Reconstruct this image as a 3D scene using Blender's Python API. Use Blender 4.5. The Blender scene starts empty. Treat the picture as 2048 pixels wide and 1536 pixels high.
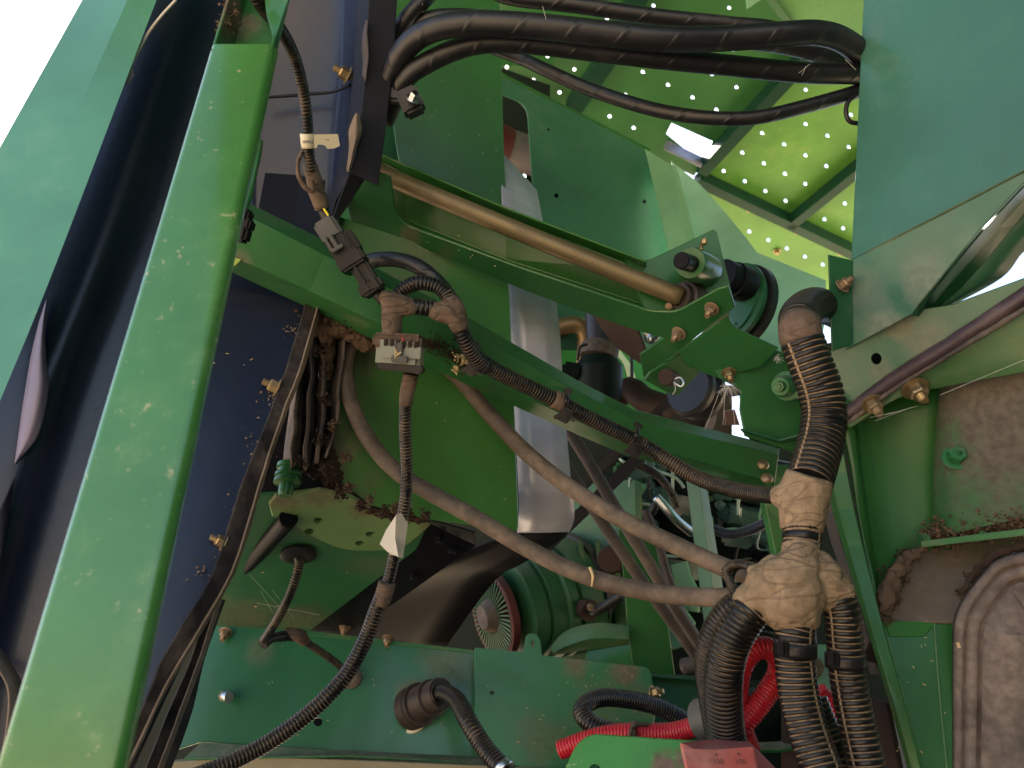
import bpy, bmesh, math, random
from mathutils import Vector, Matrix, noise
from mathutils.geometry import delaunay_2d_cdt
R = math.radians
random.seed(7)
scene = bpy.context.scene
col = scene.collection

# ------------------------------------------------------------------ camera, sky, sun, exposure
CAM = Vector((0.0, 0.0, 1.0))
PITCH = R(28)
FPX = 1490.0                       # focal length in photograph pixels (2048 wide)
cam_d = bpy.data.cameras.new("camera")
cam = bpy.data.objects.new("camera", cam_d)
col.objects.link(cam)
cam.location = CAM
cam.rotation_euler = (R(90) + PITCH, 0, 0)
cam_d.sensor_width = 36
cam_d.lens = 36 * FPX / 2048
cam_d.clip_start = 0.02
cam_d.clip_end = 3000
cam_d.dof.use_dof = True
cam_d.dof.focus_distance = 0.98
cam_d.dof.aperture_fstop = 7.5
scene.camera = cam

world = bpy.data.worlds.new("World")
scene.world = world
world.use_nodes = True
wn = world.node_tree
sky = wn.nodes.new("ShaderNodeTexSky")
sky.sky_type = 'NISHITA'
sky.sun_disc = False
SUN_EL, SUN_AZ = 50.0, -20.0       # azimuth measured from +Y towards +X
sky.sun_elevation = R(SUN_EL)
sky.sun_rotation = R(SUN_AZ)
sky.dust_density = 2.0
bg = wn.nodes["Background"]
wn.links.new(sky.outputs[0], bg.inputs[0])
bg.inputs[1].default_value = 0.06

sun_d = bpy.data.lights.new("sun", 'SUN')
sun_d.energy = 5.0
sun_d.angle = R(0.5)
sun_d.color = (1.0, 0.93, 0.82)
sun = bpy.data.objects.new("sun", sun_d)
col.objects.link(sun)
sdir = Vector((math.sin(R(SUN_AZ)) * math.cos(R(SUN_EL)), math.cos(R(SUN_AZ)) * math.cos(R(SUN_EL)), math.sin(R(SUN_EL))))
sun.rotation_euler = sdir.to_track_quat('Z', 'Y').to_euler()
sun.location = sdir * 20

scene.view_settings.view_transform = 'Standard'
scene.view_settings.look = 'None'
scene.view_settings.exposure = 2.86
scene.view_settings.gamma = 1.0
scene.cycles.max_bounces = 8
scene.cycles.diffuse_bounces = 5
scene.cycles.glossy_bounces = 4
scene.cycles.use_denoising = True

# ------------------------------------------------------------------ placing helpers
FWD = Vector((0, math.cos(PITCH), math.sin(PITCH)))
UP = Vector((0, -math.sin(PITCH), math.cos(PITCH)))
RT = Vector((1, 0, 0))

def ray(x, y):
    return FWD + RT * ((x - 1024) / FPX) + UP * ((768 - y) / FPX)

def P(x, y, d):
    return CAM + ray(x, y) * d

def V3(p):
    return p if isinstance(p, Vector) else P(*p)

def m(px, d):
    return px * d / FPX

class Pl:
    """a plane through three points"""
    def __init__(s, a, b, c):
        s.p = V3(a)
        n = (V3(b) - s.p).cross(V3(c) - s.p).normalized()
        if n.dot(CAM - s.p) < 0:
            n = -n
        s.n = n
        s.u = n.cross(Vector((0, 0, 1)))
        if s.u.length < 1e-3:
            s.u = n.cross(Vector((0, 1, 0)))
        s.u.normalize()
        s.v = n.cross(s.u)
    def at(s, x, y, off=0.0):
        r_ = ray(x, y)
        t = (s.p + s.n * off - CAM).dot(s.n) / r_.dot(s.n)
        return CAM + r_ * t
    def d(s, x, y, off=0.0):
        return (s.at(x, y, off) - CAM).dot(FWD)
    def loc(s, p):
        q = p - s.p
        return Vector((q.dot(s.u), q.dot(s.v)))
    def glob(s, q, h=0.0):
        return s.p + s.u * q[0] + s.v * q[1] + s.n * h

# ------------------------------------------------------------------ object helpers
ORG = {}

def props(o, label=None, cat=None, group=None, kind=None):
    if label: o["label"] = label
    if cat: o["category"] = cat
    if group: o["group"] = group
    if kind: o["kind"] = kind
    return o

def thing(name, at, label, cat, group=None):
    o = bpy.data.objects.new(name, None)
    o.empty_display_size = 0.02
    col.objects.link(o)
    o.location = V3(at)
    ORG[o] = V3(at).copy()
    return props(o, label, cat, group)

def link(name, verts, faces, mt, parent=None, smooth=False, uvs=None, tagv=None):
    c = Vector((0, 0, 0))
    for v in verts: c += v
    c /= max(1, len(verts))
    me = bpy.data.meshes.new(name)
    me.from_pydata([tuple(v - c) for v in verts], [], faces)
    if uvs is not None:
        ul = me.uv_layers.new(name="UVMap")
        for li, lp in enumerate(me.loops):
            ul.data[li].uv = uvs[li]
    if smooth:
        me.polygons.foreach_set("use_smooth", [True] * len(me.polygons))
    me.materials.append(mt)
    me.update()
    o = bpy.data.objects.new(name, me)
    col.objects.link(o)
    ORG[o] = c
    if parent is not None:
        o.parent = parent
        o.location = c - ORG[parent]
    else:
        o.location = c
    if tagv: props(o, *tagv)
    return o

def link_bm(name, bm, mt, parent=None, smooth=False, tagv=None):
    bm.verts.index_update()
    vs = [v.co.copy() for v in bm.verts]
    fs = [[v.index for v in f.verts] for f in bm.faces]
    o = link(name, vs, fs, mt, parent, smooth, None, tagv)
    bm.free()
    return o

def round_outline(pts):
    out = []
    n = len(pts)
    for i, p in enumerate(pts):
        r = p[2] if len(p) > 2 else 0
        a = Vector(pts[i - 1][:2]); b = Vector(p[:2]); c = Vector(pts[(i + 1) % n][:2])
        if r <= 0:
            out.append(b); continue
        da = (a - b); dc = (c - b)
        ra = min(r, da.length * .45); rc = min(r, dc.length * .45)
        p0 = b + da.normalized() * ra; p1 = b + dc.normalized() * rc
        for k in range(6):
            t = k / 5
            out.append(p0 * (1 - t) ** 2 + b * 2 * t * (1 - t) + p1 * t * t)
    return out

def area2(q):
    return sum(q[i - 1][0] * q[i][1] - q[i][0] * q[i - 1][1] for i in range(len(q))) / 2

def inside(p, q):
    c = False
    n = len(q)
    for i in range(n):
        a = q[i - 1]; b = q[i]
        if (a[1] > p[1]) != (b[1] > p[1]) and p[0] < (b[0] - a[0]) * (p[1] - a[1]) / (b[1] - a[1]) + a[0]:
            c = not c
    return c

def inset(q, b):
    """q counter-clockwise list of 2d vectors"""
    n = len(q); out = []
    for i in range(n):
        e0 = (q[i] - q[i - 1]); e1 = (q[(i + 1) % n] - q[i])
        if e0.length < 1e-9 or e1.length < 1e-9:
            out.append(q[i].copy()); continue
        n0 = Vector((-e0.y, e0.x)).normalized(); n1 = Vector((-e1.y, e1.x)).normalized()
        k = n0 + n1
        den = max(.35, 1 + n0.dot(n1))
        out.append(q[i] + k * (b / den))
    return out

def slab_bm(bm, pl, outline, holes, t, bev, off=0.0):
    """flat plate with chamfered rim and real holes; everything in plane coordinates"""
    q = [Vector(v) for v in outline]
    if area2(q) < 0: q.reverse()
    qi = inset(q, bev)
    hs = []
    for h in holes:
        h = [Vector(v) for v in h]
        if area2(h) < 0: h.reverse()
        hs.append(h)
    vs = list(qi); ed = [(i, (i + 1) % len(qi)) for i in range(len(qi))]
    for h in hs:
        s = len(vs)
        vs += h
        ed += [(s + i, s + (i + 1) % len(h)) for i in range(len(h))]
    ov, oe, of, _, _, _ = delaunay_2d_cdt(vs, ed, [], 0, 1e-7)
    tri = []
    for f in of:
        c = sum((ov[i] for i in f), Vector((0, 0))) / len(f)
        if inside(c, qi) and not any(inside(c, h) for h in hs):
            tri.append(f)
    fv = [bm.verts.new(pl.glob(v, off)) for v in ov]
    for f in tri:
        bm.faces.new([fv[i] for i in f])
    # back: same triangles pushed back
    bvv = [bm.verts.new(pl.glob(v, off - t)) for v in ov]
    for f in tri:
        bm.faces.new([bvv[i] for i in reversed(f)])
    def ring(pts, h): return [bm.verts.new(pl.glob(v, h)) for v in pts]
    A = ring(qi, off); B = ring(q, off - bev); C = ring(q, off - t + bev * .5); D = ring(qi, off - t)
    n = len(q)
    for r0, r1 in ((A, B), (B, C), (C, D)):
        for i in range(n):
            j = (i + 1) % n
            bm.faces.new((r0[i], r1[i], r1[j], r0[j]))
    for h in hs:
        A = ring(h, off); B = ring(h, off - t); n = len(h)
        for i in range(n):
            j = (i + 1) % n
            bm.faces.new((A[i], A[j], B[j], B[i]))
    bmesh.ops.remove_doubles(bm, verts=bm.verts, dist=1e-6)
    bmesh.ops.recalc_face_normals(bm, faces=bm.faces)

def hole_px(pl, h, n=14):
    if isinstance(h, list):
        return [pl.loc(pl.at(*p[:2])) for p in round_outline(h)]
    x, y, rx = h[:3]; ry = h[3] if len(h) > 3 else rx
    a = R(h[4]) if len(h) > 4 else 0
    out = []
    for k in range(n):
        t = 2 * math.pi * k / n
        ex, ey = rx * math.cos(t), ry * math.sin(t)
        out.append(pl.loc(pl.at(x + ex * math.cos(a) - ey * math.sin(a), y + ex * math.sin(a) + ey * math.cos(a))))
    return out

def plate(name, pl, pts, mt, parent=None, t=0.003, bev=0.0008, holes=(), off=0.0, tagv=None):
    bm = bmesh.new()
    q = [pl.loc(pl.at(p[0], p[1])) for p in round_outline(pts)]
    slab_bm(bm, pl, q, [hole_px(pl, h) for h in holes], t, bev, off)
    return link_bm(name, bm, mt, parent, False, tagv)

def catmull(pts, n):
    """n sub-steps per span through the list of vectors"""
    if len(pts) < 3 or n <= 1:
        out = []
        for i in range(len(pts) - 1):
            for k in range(max(1, n)):
                out.append(pts[i].lerp(pts[i + 1], k / max(1, n)))
        return out + [pts[-1].copy()]
    e = [pts[0] * 2 - pts[1]] + list(pts) + [pts[-1] * 2 - pts[-2]]
    out = []
    for i in range(1, len(e) - 2):
        p0, p1, p2, p3 = e[i - 1:i + 3]
        for k in range(n):
            t = k / n
            out.append(.5 * ((2 * p1) + (p2 - p0) * t + (2 * p0 - 5 * p1 + 4 * p2 - p3) * t * t + (3 * p1 - p0 - 3 * p2 + p3) * t ** 3))
    return out + [e[-2].copy()]

def sheet(name, rails, mt, parent=None, t=0.003, sub=1, bev=0.0009, smooth=False, cross=1, tagv=None, wob=0.0, crease=0):
    """folded sheet metal: a skin over long edges ("rails"), given real thickness"""
    rs = [catmull([V3(p) for p in r_], sub) for r_ in rails]
    if cross > 1:
        cols = [catmull([r_[i] for r_ in rs], cross) for i in range(len(rs[0]))]
        rs = [[c[j] for c in cols] for j in range(len(cols[0]))]
    n = len(rs[0]); vs = []; fs = []
    for j, r_ in enumerate(rs):
        for i, p in enumerate(r_):
            if wob: p = p + Vector(noise.noise_vector(p * 30)) * wob
            vs.append(p)
    for j in range(len(rs) - 1):
        for i in range(n - 1):
            fs.append((j * n + i, j * n + i + 1, (j + 1) * n + i + 1, (j + 1) * n + i))
    # face the camera
    a, b, c = vs[fs[0][0]], vs[fs[0][1]], vs[fs[0][2]]
    if (b - a).cross(c - a).dot(CAM - a) < 0:
        fs = [tuple(reversed(f)) for f in fs]
    o = link(name, vs, fs, mt, parent, smooth, None, tagv)
    md = o.modifiers.new("thickness", 'SOLIDIFY'); md.thickness = t; md.offset = -1; md.use_even_offset = True
    if crease:
        es_ = o.modifiers.new('crease', 'EDGE_SPLIT'); es_.split_angle = R(crease)
    if bev:
        mb = o.modifiers.new("edge", 'BEVEL'); mb.width = bev; mb.segments = 2; mb.limit_method = 'ANGLE'; mb.angle_limit = R(25)
    return o

RIB = ((0.0, .975), (.08, 1.0), (.62, 1.0), (.72, .975), (.78, .91), (.94, .91))
RIBF = ((0.0, .93), (.2, 1.0), (.45, 1.0), (.65, .93), (.82, .90))

def frames(path):
    T = []
    for i in range(len(path)):
        a = path[max(0, i - 1)]; b = path[min(len(path) - 1, i + 1)]
        T.append((b - a).normalized())
    n = T[0].cross(Vector((0, 0, 1)))
    if n.length < .05: n = T[0].cross(Vector((0, 1, 0)))
    n.normalize()
    N = [n]
    for i in range(1, len(path)):
        ax = T[i - 1].cross(T[i])
        if ax.length > 1e-8:
            n = Matrix.Rotation(T[i - 1].angle(T[i]), 3, ax.normalized()) @ n
        n = (n - T[i] * n.dot(T[i])).normalized()
        N.append(n)
    return T, N

def resample(pts, step_fn=None, step=0.004):
    fine = catmull(pts, 16)
    L = [0.0]
    for i in range(1, len(fine)): L.append(L[-1] + (fine[i] - fine[i - 1]).length)
    def at(s):
        s = min(max(s, 0), L[-1])
        lo, hi = 0, len(L) - 1
        while hi - lo > 1:
            mid = (lo + hi) // 2
            if L[mid] <= s: lo = mid
            else: hi = mid
        t = 0 if L[hi] == L[lo] else (s - L[lo]) / (L[hi] - L[lo])
        return fine[lo].lerp(fine[hi], t)
    return at, L[-1]

def tube(name, pts, w, mt, parent=None, rib=None, seg=18, tagv=None, taper=None, sag=0.0, prof=RIB, square=False, wob=0.0, step=None):
    """hose / conduit. pts (x, y, depth); w = width in photograph pixels at the mean depth; rib = rib pitch in px"""
    vp = [V3(p) for p in pts]
    dm = sum((v - CAM).dot(FWD) for v in vp) / len(vp)
    r0 = m(w, dm) / 2
    at, Lt = resample(vp)
    ss = []
    if rib:
        pitch = m(rib, dm)
        nr = max(2, int(Lt / pitch)); pitch = Lt / nr
        for k in range(nr):
            for ph, f in prof: ss.append(((k + ph) * pitch, f, k + ph))
        ss.append((Lt, prof[0][1], nr))
    else:
        st = step or max(r0 * .55, Lt / 160)
        k = max(3, int(Lt / st))
        for i in range(k + 1): ss.append((Lt * i / k, 1.0, Lt * i / k))
    path = [at(s[0]) for s in ss]
    T, N = frames(path)
    vs = []
    for i, (s, f, ph) in enumerate(ss):
        B = T[i].cross(N[i])
        tf = 1.0
        if taper:
            u = s / Lt
            for a, b in zip(taper, taper[1:]):
                if a[0] <= u <= b[0]:
                    tf = a[1] + (b[1] - a[1]) * (u - a[0]) / max(1e-6, b[0] - a[0]); break
        if wob: tf *= 1 + wob * noise.noise(path[i] * 40)
        for k in range(seg):
            an = 2 * math.pi * k / seg
            rr = r0 * f * tf
            if wob: rr *= 1 + wob * noise.noise((path[i] + N[i] * math.cos(an) * .02 + B * math.sin(an) * .02) * 60)
            vs.append(path[i] + (N[i] * math.cos(an) + B * math.sin(an)) * rr)
    fs = []; uv = []
    n = len(ss)
    for i in range(n - 1):
        for k in range(seg):
            k2 = (k + 1) % seg
            fs.append((i * seg + k, i * seg + k2, (i + 1) * seg + k2, (i + 1) * seg + k))
            ua, ub = k / seg, (k + 1) / seg
            uv += [(ua, ss[i][2]), (ub, ss[i][2]), (ub, ss[i + 1][2]), (ua, ss[i + 1][2])]
    for base, rev in ((0, True), ((n - 1) * seg, False)):
        loop = [base + k for k in range(seg)]
        if rev: loop.reverse()
        fs.append(tuple(loop)); uv += [(0, 0)] * seg
    o = link(name, vs, fs, mt, parent, True, uv, tagv)
    for p_ in o.data.polygons[-2:]: p_.use_smooth = False
    return o

def lathe(name, a, b, prof, mt, parent=None, seg=28, smooth=True, tagv=None):
    """prof: list of (fraction along a->b, radius m)"""
    a = V3(a); b = V3(b)
    ax = (b - a); L = ax.length; z = ax.normalized()
    x = z.cross(Vector((0, 0, 1)))
    if x.length < .05: x = z.cross(Vector((0, 1, 0)))
    x.normalize(); y = z.cross(x)
    bm = bmesh.new(); rings = []
    for f, r_ in prof:
        rings.append([bm.verts.new(a + ax * f + (x * math.cos(2 * math.pi * k / seg) + y * math.sin(2 * math.pi * k / seg)) * max(r_, 1e-5)) for k in range(seg)])
    for r0, r1 in zip(rings, rings[1:]):
        for k in range(seg):
            bm.faces.new((r0[k], r0[(k + 1) % seg], r1[(k + 1) % seg], r1[k]))
    bm.faces.new(list(reversed(rings[0]))); bm.faces.new(rings[-1])
    bmesh.ops.recalc_face_normals(bm, faces=bm.faces)
    o = link_bm(name, bm, mt, parent, smooth, tagv)
    if smooth:
        md = o.modifiers.new("edge", 'EDGE_SPLIT'); md.split_angle = R(35)
    return o

def cyl(name, a, b, r_, mt, parent=None, seg=24, tagv=None, ch=0.12):
    L = (V3(b) - V3(a)).length
    c = min(.3, r_ * ch / max(L, 1e-6))
    return lathe(name, a, b, [(0, r_ * (1 - ch)), (c, r_), (1 - c, r_), (1, r_ * (1 - ch))], mt, parent, seg, True, tagv)

def cbox(name, x, y, d, w, h, t, ang, mt, parent=None, bev=0.0012, tilt=(0, 0), tagv=None, taper=1.0):
    """bevelled box: centre pixel+depth, size w,h px, thickness t m, turned by ang degrees in the picture plane, then tilted"""
    c = P(x, y, d)
    a = R(-ang)
    X = RT * math.cos(a) + UP * math.sin(a); Y = -RT * math.sin(a) + UP * math.cos(a); Z = -FWD
    M = Matrix((X, Y, Z)).transposed() @ (Matrix.Rotation(R(tilt[0]), 3, 'X') @ Matrix.Rotation(R(tilt[1]), 3, 'Y'))
    hw, hh, ht = m(w, d) / 2, m(h, d) / 2, t / 2
    bm = bmesh.new()
    vv = {}
    for sx in (-1, 1):
        for sy in (-1, 1):
            for sz in (-1, 1):
                k = taper if sz > 0 else 1
                vv[sx, sy, sz] = bm.verts.new(c + M @ Vector((sx * hw * k, sy * hh * k, sz * ht)))
    for f in (((-1, -1, 1), (1, -1, 1), (1, 1, 1), (-1, 1, 1)), ((-1, -1, -1), (-1, 1, -1), (1, 1, -1), (1, -1, -1)),
              ((-1, -1, -1), (1, -1, -1), (1, -1, 1), (-1, -1, 1)), ((-1, 1, -1), (-1, 1, 1), (1, 1, 1), (1, 1, -1)),
              ((-1, -1, -1), (-1, -1, 1), (-1, 1, 1), (-1, 1, -1)), ((1, -1, -1), (1, 1, -1), (1, 1, 1), (1, -1, 1))):
        bm.faces.new([vv[k] for k in f])
    bmesh.ops.recalc_face_normals(bm, faces=bm.faces)
    if bev: bmesh.ops.bevel(bm, geom=list(bm.edges), offset=min(bev, hw * .4, hh * .4, ht * .4), segments=2, affect='EDGES')
    return link_bm(name, bm, mt, parent, False, tagv)

def bar(name, a, b, w, h, mt, parent=None, side=None, bev=0.001, tagv=None):
    """box bar between two points, w/h metres"""
    a = V3(a); b = V3(b); z = (b - a).normalized()
    x = z.cross(side or (CAM - a)).normalized(); y = z.cross(x)
    bm = bmesh.new(); rg = []
    for p in (a, b):
        rg.append([bm.verts.new(p + x * sx * w / 2 + y * sy * h / 2) for sx, sy in ((-1, -1), (1, -1), (1, 1), (-1, 1))])
    for k in range(4): bm.faces.new((rg[0][k], rg[0][(k + 1) % 4], rg[1][(k + 1) % 4], rg[1][k]))
    bm.faces.new(rg[0]); bm.faces.new(rg[1])
    bmesh.ops.recalc_face_normals(bm, faces=bm.faces)
    if bev: bmesh.ops.bevel(bm, geom=list(bm.edges), offset=min(bev, w * .3, h * .3), segments=2, affect='EDGES')
    return link_bm(name, bm, mt, parent, False, tagv)

# ------------------------------------------------------------------ materials
class NT:
    def __init__(s, name):
        s.m = bpy.data.materials.new(name); s.m.use_nodes = True
        s.t = s.m.node_tree
        s.b = s.t.nodes["Principled BSDF"]
        s.pos = s.n("ShaderNodeNewGeometry")
    def n(s, typ, **kw):
        nd = s.t.nodes.new(typ)
        for k, v in kw.items(): setattr(nd, k, v)
        return nd
    def put(s, sock, v):
        if isinstance(v, bpy.types.NodeSocket): s.t.links.new(v, sock)
        else: sock.default_value = v
    def math(s, op, a, b=0.0, c=None, clamp=False):
        nd = s.n("ShaderNodeMath", operation=op, use_clamp=clamp)
        s.put(nd.inputs[0], a); s.put(nd.inputs[1], b)
        if c is not None: s.put(nd.inputs[2], c)
        return nd.outputs[0]
    def noise(s, scale, detail=4, rough=.55, vec=None, dist=0.0):
        nd = s.n("ShaderNodeTexNoise")
        s.put(nd.inputs["Vector"], vec or s.pos.outputs["Position"])
        nd.inputs["Scale"].default_value = scale; nd.inputs["Detail"].default_value = detail
        nd.inputs["Roughness"].default_value = rough; nd.inputs["Distortion"].default_value = dist
        return nd.outputs[0]
    def ramp(s, v, a, b, lo=0.0, hi=1.0, smooth=True):
        nd = s.n("ShaderNodeMapRange")
        if smooth: nd.interpolation_type = 'SMOOTHSTEP'
        s.put(nd.inputs["Value"], v); nd.inputs["From Min"].default_value = a; nd.inputs["From Max"].default_value = b
        nd.inputs["To Min"].default_value = lo; nd.inputs["To Max"].default_value = hi
        return nd.outputs["Result"]
    def mix(s, f, a, b):
        nd = s.n("ShaderNodeMix", data_type='RGBA')
        s.put(nd.inputs[0], f)
        for sk, v in ((nd.inputs[6], a), (nd.inputs[7], b)):
            if isinstance(v, bpy.types.NodeSocket): s.t.links.new(v, sk)
            else: sk.default_value = (*v, 1)
        return nd.outputs[2]
    def scale_col(s, c, f):
        nd = s.n("ShaderNodeVectorMath", operation='SCALE')
        s.put(nd.inputs[0], c if isinstance(c, bpy.types.NodeSocket) else tuple(c)); s.put(nd.inputs["Scale"], f)
        return nd.outputs[0]
    def bump(s, h, strength, dist):
        nd = s.n("ShaderNodeBump"); nd.inputs["Strength"].default_value = strength; nd.inputs["Distance"].default_value = dist
        s.put(nd.inputs["Height"], h)
        s.t.links.new(nd.outputs[0], s.b.inputs["Normal"])

DUST = (0.28, 0.215, 0.165)

def surf(name, base, rough=.4, dust=.3, dustcol=DUST, spots=(), metal=0.0, speck=.4, up=.35, peel=.12, mode=None, coat=0.0,
         dents=.5, streak=None, chips=None, groove=.6, spec=.38, slit=False):
    s = NT(name)
    n1 = s.noise(5, 5, .6); n2 = s.noise(28, 8, .62); n3 = s.noise(240, 3, .6); n4 = s.noise(95, 5, .6)
    film = s.ramp(s.math('ADD', s.math('MULTIPLY', n1, .5), s.math('MULTIPLY', n2, .5)), .56 - dust * .22, .82 - dust * .25, 0, min(1, dust * 1.15))
    sepn = s.n("ShaderNodeSeparateXYZ"); s.t.links.new(s.pos.outputs["Normal"], sepn.inputs[0])
    upz = s.math('MULTIPLY', s.ramp(sepn.outputs[2], .2, .95), up)
    mask = s.math('MAXIMUM', film, s.math('MULTIPLY', upz, s.ramp(n2, .3, .6, .4, 1)))
    for sp in spots:
        c, r_, k = sp
        vd = s.n("ShaderNodeVectorMath", operation='DISTANCE')
        s.t.links.new(s.pos.outputs["Position"], vd.inputs[0]); vd.inputs[1].default_value = V3(c)
        dd = s.math('ADD', vd.outputs["Value"], s.math('MULTIPLY', s.math('SUBTRACT', s.math('ADD', s.math('MULTIPLY', n2, .6), s.math('MULTIPLY', n4, .4)), .5), r_ * 2.6))
        mask = s.math('MAXIMUM', mask, s.ramp(dd, r_ * .25, r_ * 1.25, k, 0))
    sm = s.math('MULTIPLY', s.ramp(n3, .66, .76), s.ramp(n1, .35, .65, speck * .35, speck))
    mask2 = s.math('MAXIMUM', mask, sm, clamp=True)
    base_v = s.scale_col(base, s.ramp(n1, .25, .75, .82, 1.14))
    if chips:                      # worn flecks, chips and rust
        cm = s.math('MULTIPLY', s.ramp(n4, .63, .68), s.ramp(n2, .45, .6))
        base_v = s.mix(cm, base_v, chips)
    dcol = s.scale_col(dustcol, s.ramp(n4, .25, .75, .68, 1.25))
    height = s.math('ADD', s.math('MULTIPLY', n3, peel * .12), s.math('MULTIPLY', s.math('MULTIPLY', n4, mask2), .6))
    height = s.math('ADD', height, s.math('MULTIPLY', n1, dents * 2.0))
    if mode == 'rib':
        uvn = s.n("ShaderNodeUVMap"); sep = s.n("ShaderNodeSeparateXYZ"); s.t.links.new(uvn.outputs[0], sep.inputs[0])
        fr = s.math('FRACT', sep.outputs[1])
        g = s.math('MULTIPLY', s.ramp(fr, .72, .79), s.ramp(fr, .93, .99, 1, 0))
        gm = s.math('MULTIPLY', g, s.ramp(s.noise(30, 5, .65), .66 - groove * .32, .74 - groove * .24, 0, .85))
        mask2 = s.math('MAXIMUM', mask2, gm, clamp=True)
        if slit:
            u = s.math('ABSOLUTE', s.math('SUBTRACT', sep.outputs[0], .30))
            sl = s.ramp(u, .006, .014, 1, 0)
            mask2 = s.math('MAXIMUM', mask2, s.math('MULTIPLY', sl, .9), clamp=True)
            height = s.math('SUBTRACT', height, s.math('MULTIPLY', sl, 2.0))
    if mode == 'wrap':
        uvn = s.n("ShaderNodeUVMap"); sep = s.n("ShaderNodeSeparateXYZ"); s.t.links.new(uvn.outputs[0], sep.inputs[0])
        ph = s.math('FRACT', s.math('ADD', s.math('MULTIPLY', sep.outputs[1], streak or 28.0), sep.outputs[0]))
        ln = s.math('MULTIPLY', s.ramp(ph, 0, .05), s.ramp(ph, .06, .18, 1, 0))
        height = s.math('ADD', height, s.math('MULTIPLY', ln, .5))
        mask2 = s.math('MAXIMUM', mask2, s.math('MULTIPLY', ln, s.ramp(n2, .45, .7, 0, .16)), clamp=True)
    if mode == 'brush':
        mp = s.n("ShaderNodeMapping"); s.t.links.new(s.pos.outputs["Position"], mp.inputs[0])
        mp.inputs["Rotation"].default_value = (0, R(28), 0); mp.inputs["Scale"].default_value = (3, 3, 60)
        nb = s.noise(1, 4, .6, mp.outputs[0])
        base_v = s.scale_col(base_v, s.ramp(nb, .3, .7, .93, 1.05))
        sc_ = s.math('MULTIPLY', s.ramp(s.noise(60, 6, .8, None, 1.5), .60, .66), s.ramp(n1, .5, .6))
        base_v = s.mix(sc_, base_v, (.8, .8, .85))
    if mode == 'cloth':
        h2 = s.noise(55, 6, .65, None, 1.2)
        mp = s.n("ShaderNodeMapping"); s.t.links.new(s.pos.outputs["Position"], mp.inputs[0])
        mp.inputs["Rotation"].default_value = (.3, .6, .2)
        mp2 = s.n("ShaderNodeMapping"); s.t.links.new(s.pos.outputs["Position"], mp2.inputs[0])
        mp2.inputs["Rotation"].default_value = (.2, .9, .3); mp2.inputs["Scale"].default_value = (7, 14, 34)
        mp3 = s.n("ShaderNodeMapping"); s.t.links.new(s.pos.outputs["Position"], mp3.inputs[0])
        mp3.inputs["Rotation"].default_value = (.1, -.5, .1); mp3.inputs["Scale"].default_value = (6, 12, 26)
        r1 = s.ramp(s.math('ABSOLUTE', s.math('SUBTRACT', s.noise(1, 2, .5, mp2.outputs[0], .6), .5)), 0, .022)
        r2_ = s.ramp(s.math('ABSOLUTE', s.math('SUBTRACT', s.noise(1, 2, .5, mp3.outputs[0], .4), .5)), 0, .016)
        wl = s.math('MULTIPLY', r1, r2_)
        weave = s.noise(420, 2, .6)
        height = s.math('ADD', s.math('MULTIPLY', h2, 1.4), s.math('ADD', s.math('ADD', height, s.math('MULTIPLY', weave, .25)), s.math('MULTIPLY', wl, 1.1)))
        base_v = s.scale_col(base_v, s.math('MULTIPLY', s.ramp(h2, .3, .7, .75, 1.2), s.ramp(wl, 0, 1, .78, 1.02)))
    colr = s.mix(mask2, base_v, dcol)
    s.t.links.new(colr, s.b.inputs["Base Color"])
    s.t.links.new(s.ramp(mask2, 0, .8, rough, .92), s.b.inputs["Roughness"])
    if metal: s.t.links.new(s.ramp(mask2, 0, .7, metal, 0), s.b.inputs["Metallic"])
    s.b.inputs["Specular IOR Level"].default_value = spec
    if coat:
        s.b.inputs["Coat Weight"].default_value = coat; s.b.inputs["Coat Roughness"].default_value = .12
    s.bump(height, .5, .0022)
    return s.m

GREEN = (0.028, 0.122, 0.034)
MUD = (0.18, 0.13, 0.095)
M = {}
M['green'] = surf("green_paint", GREEN, .28, .12, up=.3, speck=.5, coat=.1, dents=.35)
M['green_clean'] = surf("green_paint_clean", (0.030, 0.150, 0.026), .3, .06, up=.15, speck=.3, coat=.12, dents=.3)
M['green_dusty'] = surf("green_paint_dusty", (0.022, 0.14, 0.045), .42, .38, up=.7, speck=.7, dents=.5)
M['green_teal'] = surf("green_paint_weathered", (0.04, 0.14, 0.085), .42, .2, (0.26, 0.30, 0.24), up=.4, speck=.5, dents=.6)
M['green_dark'] = surf("green_paint_dark", (0.012, 0.085, 0.035), .4, .14, up=.3, speck=.4)
M['green_light'] = surf("green_paint_light", (0.09, 0.20, 0.08), .5, .22, up=.4, speck=.3)
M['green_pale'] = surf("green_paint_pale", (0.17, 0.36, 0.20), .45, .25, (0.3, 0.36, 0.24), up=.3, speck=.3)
M['black'] = surf("black_sheet", (0.006, 0.009, 0.028), .30, .12, (0.06, 0.055, 0.07), up=.3, speck=.9, dents=.7, coat=.1)  # blue in the base stands in for reflected sky and flare
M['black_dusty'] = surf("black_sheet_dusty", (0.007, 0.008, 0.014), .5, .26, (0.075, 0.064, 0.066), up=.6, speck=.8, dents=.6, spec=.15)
M['rubber'] = surf("rubber_seal", (0.03, 0.026, 0.027), .7, .75, (0.19, 0.15, 0.12), up=.8, speck=.6, dents=1)
M['hose'] = surf("rubber_hose", (0.008, 0.0075, 0.011), .42, .30, (0.085, 0.072, 0.072), mode='wrap', streak=16, up=.6, speck=.9, dents=.1, spec=.5)
M['hose_brown'] = surf("dusty_hose", (0.075, 0.056, 0.043), .65, .62, (0.25, 0.19, 0.145), up=.7, speck=.5, dents=.1)
M['hose_dim'] = surf("grey_brown_hose", (0.045, 0.035, 0.032), .6, .5, (0.15, 0.11, 0.09), up=.6, speck=.5, dents=.1)
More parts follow.
